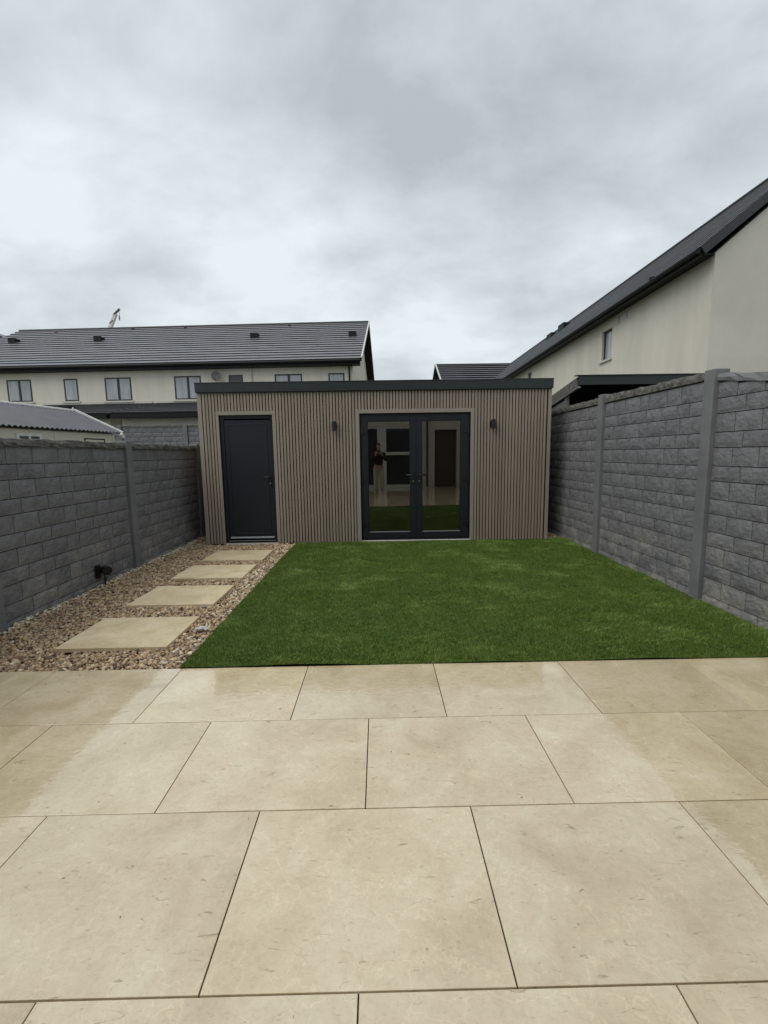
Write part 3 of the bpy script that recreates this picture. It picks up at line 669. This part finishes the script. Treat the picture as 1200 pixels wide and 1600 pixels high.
MB().beam(tp(.0, DEP, EZ-.10), tp(.0, 5.1, RZ-.09), .12, .22).build('bargeboard', 'gutter', th_)
mb = MB(); lbox(mb, SL, -.02, .02, .36, EZ-.20, EZ-.04); mb.build('soffit', 'gutter', th_)
MB().tube([tp(SL, -.05, EZ-.05), tp(.0, -.05, EZ-.05)], .055, 8).build('gutter', 'gutter', th_)
MB().tube([tp(-.48, -.02, EZ-.08), tp(-.48, .29, EZ-.32), tp(-.48, .29, 0)], .034, 8).build('downpipe', 'gutter', th_)
MB().tube([tp(-4.53, .30, EZ-.1), tp(-4.53, .30, 0)], .035, 8).build('downpipe', 'sill', th_, label='cream downpipe blending with the wall')
for k, (s_, n_) in enumerate(((-16.82, 3.12), (-12.63, 3.09), (-5.15, 3.0), (-.58, 2.9), (-15.8, 4.6), (-11.9, 4.75), (-9.2, 4.75), (-3.9, 4.7))):
    z = EZ+n_*(RZ-EZ)/5.05; k_ = 1 if k < 4 else .35
    mb = MB(); lbox(mb, s_-.17*k_, s_+.17*k_, n_-.14*k_, n_+.18*k_, z-.02, z+.20*k_); mb.build('roof_vent', 'gutter', th_)
def twin(s0, s1, z0, z1, split=True, pm='pane', tilt=None):
    fb = MB(); y0, y1 = .335, .43; f_ = .055
    for q in ((s0, s0+f_, z0, z1), (s1-f_, s1, z0, z1), (s0+f_, s1-f_, z1-f_, z1), (s0+f_, s1-f_, z0, z0+f_)): lbox(fb, q[0], q[1], y0, y1, q[2], q[3])
    c = (s0+s1)/2+.02
    if split: lbox(fb, c-.045, c+.045, y0-.008, y1-.002, z0+f_, z1-f_)
    wo = fb.build('window', 'frame', th_)
    for a, b in (((s0+f_, c-.045), (c+.045, s1-f_)) if split else ((s0+f_, s1-f_),)):
        pb = MB(); lbox(pb, a, b, .345, .349, z0+f_, z1-f_); pb.build('pane', pm, wo)
    sb = MB(); lbox(sb, s0-.08, s1+.08, .26, .348, z0-.07, z0-.002); sb.build('sill', 'sill', wo)
for a in ((-14.97, -13.91, 3.83, 4.74, True), (-12.5, -11.91, 3.82, 4.74, False), (-10.74, -9.62, 3.80, 4.75, True), (-7.78, -6.66, 3.80, 4.75, True), (-5.49, -4.9, 3.82, 4.75, False, 'panedark'), (-3.57, -2.44, 3.82, 4.74, True), (-1.35, -.69, 3.84, 4.74, False)): twin(*a)
# lean-to extensions along the terrace front
for s0, s1 in ((-13.45, -8.75), (-8.6, -2.2)):
    ex = MB(); lbox(ex, s0+.15, s1-.15, -2.35, .34, -.06, 2.95)
    ex.build('extension_wall', 'render2', th_)
    tiled_slope(th_, tp(s0, -2.7, 2.98), tp(s1, -2.7, 2.98), tp(s0, .34, 3.66), tp(s1, .34, 3.66), 8, name='lean_to_roof')
    gb_ = MB(); lbox(gb_, s0, s1, -2.76, -2.55, 2.83, 2.955); gb_.build('gutter', 'gutter', th_)
    fb_ = MB(); lbox(fb_, s0, s1, .30, .346, 3.68, 3.76); fb_.build('flashing', 'sill', th_)
    lbox(MB(), (s0+s1)/2-.3, (s0+s1)/2+.1, -1.5, -1.2, 3.22, 3.42).build('roof_vent', 'gutter', th_)
# satellite dish on the terrace wall
dz, ds = 4.69, -5.93
sdh = root('satellite_dish', tuple(tp(ds, .2, dz)), 'small round dark grey satellite dish on the cream terrace wall', 'satellite dish')
mb = MB(); c0 = tp(ds, .10, dz); vs = [tuple(c0+Nx*.03)]; 
for k in range(18):
    t_ = 2*math.pi*k/18; vs.append(tuple(c0+Sx*math.cos(t_)*.19+Vector((0, 0, 1))*math.sin(t_)*.20))
mb.add(vs, [(0, 1+k, 1+(k+1) % 18) for k in range(18)]); o = mb.build('dish', 'dish', sdh); o.modifiers.new('s', 'SOLIDIFY').thickness = .012
MB().beam(tp(ds, .14, dz), tp(ds, .34, dz-.05), .03, .03).build('bracket', 'gutter', sdh)
MB().beam(tp(ds, .12, dz-.19), tp(ds, -.08, dz-.10), .015, .015).build('feed_arm', 'gutter', sdh)

# dark roof peeping over at the far left
fl = root('far_house', (-33, 36, 0), 'dark gabled roof just showing beyond the left end of the terrace', 'house')
MB().box(-36.3, -28.5, 40.3, 48, -.06, 8.4).add([(-36.3, 40.3, 8.4), (-28.5, 40.3, 8.4), (-32.35, 40.3, 11.9)], [(0, 1, 2)]).build('wall', 'render2', fl)
tiled_slope(fl, (-28.2, 48.2, 8.3), (-28.2, 40, 8.3), (-32.35, 48.2, 12.15), (-32.35, 40, 12.15), 12)
tiled_slope(fl, (-36.5, 40, 8.3), (-36.5, 48.2, 8.3), (-32.35, 40, 12.15), (-32.35, 48.2, 12.15), 12)

# second terrace beyond, right of centre
sb_ = root('far_terrace', (4.4, 30, 0), 'distant low slate grey roof between garden room and the right hand house', 'house')
MB().box(4.75, 14, 30.1, 39.4, -.06, 5.3).build('wall', 'render', sb_)
tiled_slope(sb_, (4.42, 29.7, 5.2), (14, 29.7, 5.2), (4.42, 34.7, 8.0), (14, 34.7, 8.0), 14, lip=.12)
tiled_slope(sb_, (14, 39.7, 5.2), (4.42, 39.7, 5.2), (14, 34.7, 8.0), (4.42, 34.7, 8.0), 14, lip=.12)
MB().beam((4.40, 29.68, 5.25), (4.40, 34.7, 8.06), .07, .13).build('verge', 'whitetrim', sb_)
MB().beam((4.40, 39.7, 5.08), (4.40, 34.75, 7.92), .12, .25).build('bargeboard', 'gutter', sb_)
MB().tube([(4.35, 34.7, 8.05), (14, 34.7, 8.05)], .06, 8).build('ridge_cap', 'ridge_lip_shade', sb_)

# right hand house: eaves along the left, gable end facing the camera side
rh = root('side_house', (6.3, 8.7, 0), 'big cream rendered house rising above the right hand fence', 'house')
P2 = Vector((6.27, 8.72, 0)); dr = Vector((.022, 1, 0)).normalized(); nr = Vector((dr.y, -dr.x, 0))
def rp_(t_, o, z): return P2+dr*t_+nr*o+Vector((0, 0, z))
T1 = 22.0; WD = 4.9
def rbox(mb, t0, t1, o0, o1, z0, z1):
    mb.hexa([rp_(t0, o0, z0), rp_(t0, o1, z0), rp_(t1, o1, z0), rp_(t1, o0, z0)], [rp_(t0, o0, z1), rp_(t0, o1, z1), rp_(t1, o1, z1), rp_(t1, o0, z1)]); return mb
WINS = [(3.77, 4.33, 3.93, 4.73), (10.6, 11.15, 4.08, 4.79)]
mb = MB(); tprev = 0.0
for t0, t1, z0, z1 in WINS:
    rbox(mb, tprev, t0, 0, .12, -.06, 5.02); rbox(mb, t0, t1, 0, .12, -.06, z0); rbox(mb, t0, t1, 0, .12, z1, 5.02); tprev = t1
rbox(mb, tprev, T1, 0, .12, -.06, 5.02); rbox(mb, 0, T1, .12, WD, -.06, 5.02)
gm_ = rbox(MB(), -.02, -.001, 0, WD, -.06, 5.021); gm_.add([rp_(-.02, 0, 5.021), rp_(-.02, WD, 5.021), rp_(-.02, WD/2, 7.12)], [(0, 1, 2)]); gm_.build('gable_wall', 'render3', rh, label='greyer gable wall')  # gable end in a slightly greyer tone than the side wall
mb.add([rp_(0, 0, 5.02), rp_(0, WD, 5.02), rp_(0, WD/2, 7.12), rp_(.25, 0, 5.02), rp_(.25, WD, 5.02), rp_(.25, WD/2, 7.12)], [(0, 1, 2), (5, 4, 3), (0, 3, 4, 1), (1, 4, 5, 2), (2, 5, 3, 0)])
mb.build('wall', 'render2', rh)
ra = rp_(-.10, -.33, 5.08); rb = rp_(T1+.1, -.33, 5.08); ridge0 = Vector((8.71, 8.62, 7.3)); ridge1 = Vector((8.97, 30.8, 7.3))
tiled_slope(rh, ra, rb, ridge0, ridge1, 12, lip=.02, tm='tile_dull')
tiled_slope(rh, rp_(T1+.1, WD+.33, 5.08), rp_(-.10, WD+.33, 5.08), ridge1, ridge0, 12, lip=.04, tm='tile_dull')
rbox(MB(), 0.0, T1, -.29, .0, 4.99, 5.02).build('soffit', 'gutter', rh)
rbox(MB(), -.08, T1, -.32, -.29, 4.93, 5.08).build('fascia', 'gutter', rh)
MB().tube([rp_(-.10, -.365, 5.03), rp_(T1, -.365, 5.03)], .05, 10).build('gutter', 'gutter', rh)
MB().tube([ridge0+Vector((0, 0, .02)), ridge1+Vector((0, 0, .02))], .055, 8).build('ridge_cap', 'ridge_lip_shade', rh)
MB().beam(ra+Vector((0.04, -.0, -.06)), ridge0+Vector((0, -.0, -.06)), .05, .14).build('bargeboard', 'anthracite', rh)
MB().beam(rp_(-.10, WD+.30, 5.02), ridge0+Vector((0.02, -.0, -.06)), .05, .14).build('bargeboard', 'anthracite', rh)
def rwin(t0, t1, z0, z1):
    fb = MB(); f_ = .05
    for q in ((t0, t0+f_, z0, z1), (t1-f_, t1, z0, z1), (t0+f_, t1-f_, z1-f_, z1), (t0+f_, t1-f_, z0, z0+f_)): rbox(fb, q[0]+.001, q[1]-.001, .06, .118, q[2]+.001, q[3]-.001)
    wo = fb.build('window', 'frame', rh)
    rbox(MB(), t0+f_, t1-f_, .085, .09, z0+f_, z1-f_).build('pane', 'pane', wo)
    rbox(MB(), t0-.07, t1+.07, -.05, .055, z0-.05, z0+.002).build('sill', 'sill', wo)
for w_ in WINS: rwin(*w_)
for t_ in (3.42, 3.04): MB().tube([rp_(t_, -.03, 4.90), rp_(t_-.03, -.04, 4.72)], .014, 6).build('overflow_pipe', 'whitetrim', rh)
MB().tube([rp_(1.35, -.365, 4.99), rp_(1.35, -.365, 5.10)], .065, 10).build('gutter_joint', 'gutter', rh)
for p_ in ((8.3, 20.58), (8.39, 22.21)): MB().box(p_[0]-.14, p_[0]+.14, p_[1]-.3, p_[1]+.3, 6.74, 7.03).build('roof_vent', 'gutter', rh)

# neighbour's black edged shelter behind the right fence
cn = root('shelter', (4.5, 8, 0), 'low neighbouring shelter with black steel fascia showing over the right fence', 'shelter')
CX0, CX1, CY0, CY1 = 3.34, 6.0, 7.6, 10.4
fz = lambda y: 2.655-(y-CY0)*.145
mb = MB().box(CX0, CX1, CY0-.02, CY0+.02, 2.525, 2.665); mb.box(CX0, CX1, CY0-.035, CY0-.02, 2.515, 2.545); mb.box(CX0-.05, CX1, CY0-.045, CY0+.06, 2.665, 2.675); mb.build('fascia', 'anthracite', cn)
mb = MB(); mb.hexa([(CX0+.03, CY0+.02, 2.60), (CX1, CY0+.02, 2.60), (CX1, CY1, fz(CY1)-.05), (CX0+.03, CY1, fz(CY1)-.05)], [(CX0+.03, CY0+.02, 2.64), (CX1, CY0+.02, 2.64), (CX1, CY1, fz(CY1)-.01), (CX0+.03, CY1, fz(CY1)-.01)]); mb.build('roof', 'gutter', cn)
mb = MB(); mb.hexa([(CX0-.01, CY0+.021, 2.49), (CX0+.03, CY0+.021, 2.49), (CX0+.03, CY1, fz(CY1)-.19), (CX0-.01, CY1, fz(CY1)-.19)], [(CX0-.01, CY0+.021, 2.645), (CX0+.03, CY0+.021, 2.645), (CX0+.03, CY1, fz(CY1)-.01), (CX0-.01, CY1, fz(CY1)-.01)]); mb.build('side_board', 'coping', cn)
MB().beam((CX0-.005, CY0-.05, 2.475), (CX0-.005, CY1, fz(CY1)-.215), .05, .025).build('side_rail', 'post', cn)
for py_ in (8.1, 10.2): box('post', 'post', cn, CX0-.0, CX0+.06, py_-.03, py_+.03, -.06, fz(py_)-.16)
box('back_wall', 'gutter', cn, CX0, CX1, CY1, CY1+.08, -.06, fz(CY1)-.06); box('end_wall', 'gutter', cn, CX1-.06, CX1, CY0+.03, CY1, -.06, 2.2)
MB().hexa([(CX0+.005, 8.14, 1.9), (CX0+.035, 8.14, 1.9), (CX0+.035, 10.16, 1.9), (CX0+.005, 10.16, 1.9)], [(CX0+.005, 8.14, 2.33), (CX0+.035, 8.14, 2.33), (CX0+.035, 10.16, 2.06), (CX0+.005, 10.16, 2.06)]).build('side_panel', 'post', cn)

# neighbour's cream shed behind the left fence
ns = root('cream_shed', (-8.6, 8, 0), 'cream panelled shed with grey corrugated roof behind the left fence', 'shed')
dn_ = Vector((.128, .9918, 0)); rn_ = Vector((.9918, -.128, 0)); EC = Vector((-7.12, 12.6, 0))
def np_(t_, o, z): return EC+dn_*t_+rn_*o+Vector((0, 0, z))
NL = -9.0; HW = 1.36; NEZ, NRZ = 2.10, 2.72
def nbox(mb, t0, t1, o0, o1, z0, z1):
    mb.hexa([np_(t0, o0, z0), np_(t0, o1, z0), np_(t1, o1, z0), np_(t1, o0, z0)][::-1], [np_(t0, o0, z1), np_(t0, o1, z1), np_(t1, o1, z1), np_(t1, o0, z1)][::-1]); return mb
mb = MB(); nbox(mb, NL+.1, -.12, -2*HW+.12, -.10, -.06, 2.06)
gq = [np_(-.12, -.10, 2.06), np_(-.12, -2*HW+.12, 2.06), np_(-.12, -HW, 2.62)]; gq2 = [p-dn_*(-NL-.22) for p in gq]
mb.add(gq+gq2, [(0, 1, 2), (5, 4, 3), (0, 3, 4, 1), (1, 4, 5, 2), (2, 5, 3, 0)]); mb.build('wall', 'creampanel', ns)
def corr(sgn):
    vs = []; fs = []; n_ = int(-NL/.13)*2; 
    for i in range(n_+1):
        t_ = NL+(-NL)*i/n_; dz_ = .0 if i % 2 else .04
        vs += [tuple(np_(t_, 0 if sgn > 0 else -2*HW, NEZ+dz_)), tuple(np_(t_, -HW, NRZ+dz_))]
    for i in range(n_): fs.append((2*i, 2*i+2, 2*i+3, 2*i+1))
    o = MB().add(vs, fs).build('corrugated_roof', 'corr', ns); o.modifiers.new('s', 'SOLIDIFY').thickness = .006
corr(1); corr(-1)
MB().tube([np_(NL, -HW, NRZ+.02), np_(0.03, -HW, NRZ+.02)], .045, 8).build('ridge_cap', 'whitetrim', ns)
MB().tube([np_(0, -HW, NRZ+.0), np_(0.0, -HW, NRZ+.12)], [.05, .015], 8).build('finial', 'whitetrim', ns)
MB().beam(np_(.03, .03, NEZ-.0), np_(.03, -HW, NRZ+.03), .07, .10).build('bargeboard', 'whitetrim', ns)
MB().beam(np_(.03, -2*HW-.03, NEZ-.0), np_(.03, -HW, NRZ+.03), .07, .10).build('bargeboard', 'whitetrim', ns)
MB().tube([np_(-.04, .03, NEZ-.02), np_(.03, .05, NEZ-.12)], .06, 8).build('corner_piece', 'whitetrim', ns)
for t_ in (-.18, -2.05, -3.9, -5.7, -7.5): nbox(MB(), t_-.04, t_+.04, -.10, -.085, 0, 2.05).build('panel_batten', 'creampanel', ns)
for t_ in (-2.75,): 
    fb = nbox(MB(), t_-.30, t_+.30, -.098, -.07, 1.50, 1.98).build('window', 'whitetrim', ns)
    for q in (-.24, .03): nbox(MB(), t_+q, t_+q+.21, -.069, -.066, 1.56, 1.92).build('pane', 'panedark', fb)
vb = nbox(MB(), -1.2, -.5, -.099, -.09, 1.68, 1.93).build('vent_grille', 'gutter', ns); nbox(MB(), -1.17, -.55, -.089, -.084, 1.70, 1.90).build('louvre', 'creampanel', vb)

# mobile crane boom far beyond the terrace
cr0, cr1 = Vector((-49.0, 70, 2.2)), Vector((-38.44, 70, 23.2))
crn = root('mobile_crane', (-49, 70, 0), 'white mobile crane boom poking up far behind the terrace roof', 'crane')
for k, (a, b, w_) in enumerate(((0, .45, .62), (.45, .80, .52), (.80, .975, .42))): MB().beam(cr0.lerp(cr1, a), cr0.lerp(cr1, b), w_, w_).build('boom_section', 'crane', crn)
MB().tube([cr0.lerp(cr1, .97)+Vector((-.1, -.15, 0)), cr0.lerp(cr1, 1.0)+Vector((.45, -.15, .12))], .16, 8).build('boom_head', 'dish', crn)
for f_ in (.86, .91): MB().beam(cr0.lerp(cr1, f_)+Vector((-.24, -.24, 0)), cr0.lerp(cr1, f_+.02)+Vector((.1, -.24, 0)), .08, .08).build('bracket', 'dish', crn)
MB().tube([(-38.12, 69.9, 23.2), (-38.15, 69.9, 22.1)], .03, 5).build('hoist_rope', 'dish', crn)
MB().tube([(-38.15, 69.9, 22.35), (-38.15, 69.9, 22.0), (-38.2, 69.9, 21.75), (-38.05, 69.9, 21.7)], [.12, .14, .07, .03], 8).build('hook', 'dish', crn)
box('chassis', 'crane', crn, -54, -43, 69, 71.4, .7, 1.5); box('cab', 'crane', crn, -54.6, -52.6, 69, 71.4, .8, 2.9, bevel=.15)
for x_ in (-52.5, -50.5, -46.5, -44.8):
    for y_ in (69.1, 71.1): MB().tube([(x_, y_-.2, .5), (x_, y_+.2, .5)], .55, 16).build('wheel', 'gutter', crn)

# ------------------------------------------------------------------ the house behind the camera (seen in the glazing)
HY = -2.75
hh = root('own_house', (0, HY, 0), 'cream house with white patio door mirrored in the glazed doors', 'house')
PD = (-1.15, 1.35)
mb = MB()
for a, b, z0, z1 in ((XL, PD[0], -.06, 5.2), (PD[1], 2.15, -.06, 5.2), (3.0, XR+.1, -.06, 5.2), (2.15, 3.0, 2.2, 5.2), (PD[0], PD[1], 2.35, 5.2)): mb.box(a, b, HY-.3, HY, z0, z1)
mb.box(XL, XR+.1, HY-8, HY-.9, -.06, 5.2); mb.box(XL, PD[0], HY-.9, HY-.3, -.06, 5.2); mb.box(PD[1], 2.15, HY-.9, HY-.3, -.06, 5.2); mb.box(XL, XR+.1, HY-.9, HY-.3, 2.4, 5.2)
mb.build('wall', 'render', hh)
tiled_slope(hh, (XL-.1, HY+.35, 5.15), (XR+.2, HY+.35, 5.15), (XL-.1, HY-4.2, 7.8), (XR+.2, HY-4.2, 7.8), 8)
tiled_slope(hh, (XR+.2, HY-8.6, 5.15), (XL-.1, HY-8.6, 5.15), (XR+.2, HY-4.2, 7.8), (XL-.1, HY-4.2, 7.8), 8)
mb = MB()
for a, b in ((PD[0], PD[0]+.09), (-.04, .30), (PD[1]-.09, PD[1])): mb.box(a, b, HY-.12, HY-.03, .0, 2.35)
mb.box(PD[0], PD[1], HY-.12, HY-.028, 2.26, 2.35); mb.box(.30, PD[1]-.09, HY-.12, HY-.03, 1.26, 1.38); mb.box(PD[0], PD[1], HY-.12, HY+.02, -.005, .12)
pdo = mb.build('patio_door', 'white', hh)
for a, b in ((PD[0]+.09, -.04), (.30, PD[1]-.09)): MB().box(a, b, HY-.09, HY-.085, .12, 2.26).build('pane', 'panedark', pdo)
box('side_gate', 'brown', hh, 2.18, 2.97, HY-.2, HY-.15, .02, 2.18)
MB().tube([(1.86, HY+.06, .02), (1.86, HY+.06, 5.1)], .035, 10).build('downpipe', 'brown', hh)

# the photographer, standing behind the camera, mirrored in the left glazed door
pr = root('person', (.0, -.32, 0), 'person in dark red top and light trousers, mirrored in the left glazed door', 'person')
def skin_body(name, verts, edges, radii, m, parent, sub=2, rootv=0):
    me_ = bpy.data.meshes.new(name); o_ = origin_of(parent); me_.from_pydata([tuple(Vector(v)-o_) for v in verts], edges, []); me_.materials.append(M[m])
    o = bpy.data.objects.new(name, me_); COL.objects.link(o); o.parent = parent
    sk = o.modifiers.new('skin', 'SKIN'); sk.use_smooth_shade = True
    if not me_.skin_vertices: me_.attributes.new  # layer is created with the modifier
    return o, me_
def body(name, chain, m, parent):
    """chain: dict joint -> (pos, radius, parent joint)"""
    names = list(chain); vs = [Vector(chain[k][0])-origin_of(parent) for k in names]; ed = [(names.index(chain[k][2]), names.index(k)) for k in names if chain[k][2]]
    me_ = bpy.data.meshes.new(name); me_.from_pydata([tuple(v) for v in vs], ed, []); me_.materials.append(M[m])
    import bmesh
    bm = bmesh.new(); bm.from_mesh(me_); ly = bm.verts.layers.skin.verify(); bm.verts.ensure_lookup_table()
    for i, k in enumerate(names):
        r_ = chain[k][1]; r_ = r_ if isinstance(r_, tuple) else (r_, r_); bm.verts[i][ly].radius = r_; bm.verts[i][ly].use_root = (i == 0)
    bm.to_mesh(me_); bm.free()
    o = bpy.data.objects.new(name, me_); COL.objects.link(o); o.parent = parent
    o.modifiers.new('skin', 'SKIN').use_smooth_shade = True; ss = o.modifiers.new('sub', 'SUBSURF'); ss.levels = 2; ss.render_levels = 2
    return o
py = -.34
body('body', {'pelvis': ((0, py, .92), (.13, .10), None), 'waist': ((0, py, 1.06), (.125, .095), 'pelvis'), 'chest': ((0, py-.01, 1.24), (.15, .11), 'waist'), 'collar': ((0, py-.01, 1.36), (.10, .075), 'chest'),
     'neck': ((0, py, 1.43), .05, 'collar'), 'jaw': ((0, py+.02, 1.50), (.062, .07), 'neck'), 'skull': ((0, py+.015, 1.58), (.074, .088), 'jaw'), 'crown': ((0, py+.005, 1.635), (.055, .065), 'skull'),
     **{f'{k}{s_}': v for s_, q in (('l', -1), ('r', 1)) for k, v in {
      'shoulder': ((q*.17, py, 1.34), .055, 'collar'), 'elbow': ((q*.24, py+.10, 1.12), .042, 'shoulder'+s_), 'wrist': ((q*.085, py+.25, 1.33), .028, 'elbow'+s_), 'palm': ((q*.075, py+.275, 1.385), (.020, .036), 'wrist'+s_),
      'hip': ((q*.09, py, .86), .095, 'pelvis'), 'knee': ((q*.10, py+.015, .48), .058, 'hip'+s_), 'ankle': ((q*.11, py-.01, .09), .038, 'knee'+s_), 'toe': ((q*.125, py+.14, .035), (.042, .03), 'ankle'+s_)}.items()}}, 'skin', pr)
body('jumper', {'hem': ((0, py, .92), (.155, .125), None), 'waist': ((0, py, 1.06), (.145, .115), 'hem'), 'chest': ((0, py-.01, 1.24), (.168, .128), 'waist'), 'collar': ((0, py-.01, 1.365), (.115, .09), 'chest'),
     **{f'{k}{s_}': v for s_, q in (('l', -1), ('r', 1)) for k, v in {'shoulder': ((q*.17, py, 1.345), .07, 'collar'), 'elbow': ((q*.24, py+.10, 1.12), .056, 'shoulder'+s_), 'cuff': ((q*.10, py+.235, 1.31), .040, 'elbow'+s_)}.items()}}, 'jumper', pr)
body('trousers', {'seat': ((0, py, .93), (.15, .115), None), **{f'{k}{s_}': v for s_, q in (('l', -1), ('r', 1)) for k, v in {'hip': ((q*.09, py, .83), .108, 'seat'), 'knee': ((q*.10, py+.015, .48), .08, 'hip'+s_), 'hem': ((q*.11, py-.01, .10), .062, 'knee'+s_)}.items()}}, 'trousers', pr)
body('hair', {'nape': ((0, py-.055, 1.52), .05, None), 'back': ((0, py-.035, 1.60), (.078, .07), 'nape'), 'top': ((0, py+.0, 1.655), (.07, .075), 'back'), 'fringe': ((0, py+.05, 1.65), (.06, .04), 'top')}, 'hair', pr)
for q in (-1, 1):
    for k, (l_, zz) in enumerate(((.050, 1.372), (.056, 1.390), (.054, 1.408), (.042, 1.425))):
        b0 = Vector((q*.080, py+.28, zz)); body('finger', {'a': (b0, .010, None), 'b': (b0+Vector((q*.006, .022, 0)), .0095, 'a'), 'c': (b0+Vector((-q*.012, .034, .002)), .009, 'b'), 'd': (b0+Vector((-q*(.012+l_*.4), .032, .003)), .008, 'c')}, 'skin', pr)
    b0 = Vector((q*.072, py+.262, 1.372)); body('thumb', {'a': (b0, .013, None), 'b': (b0+Vector((-q*.012, .002, .024)), .011, 'a'), 'c': (b0+Vector((-q*.026, .012, .04)), .009, 'b')}, 'skin', pr)
    body('ear', {'a': ((q*.078, py+.015, 1.555), .012, None), 'b': ((q*.082, py+.012, 1.585), .014, 'a')}, 'skin', pr)
    MB().tube([(q*.027, py+.098, 1.572), (q*.027, py+.106, 1.572)], .009, 8).build('eye', 'black', pr)
body('nose', {'a': ((0, py+.092, 1.575), .009, None), 'b': ((0, py+.112, 1.545), .012, 'a')}, 'skin', pr)
MB().box(-.022, .022, py+.088, py+.095, 1.508, 1.514).build('mouth', 'jumper', pr)
ph = box('phone', 'black', None, -.075, .075, -.052, -.044, 1.385, 1.460, bevel=.003)
tag(ph, 'black phone held up sideways in both hands of the mirrored person', 'phone')
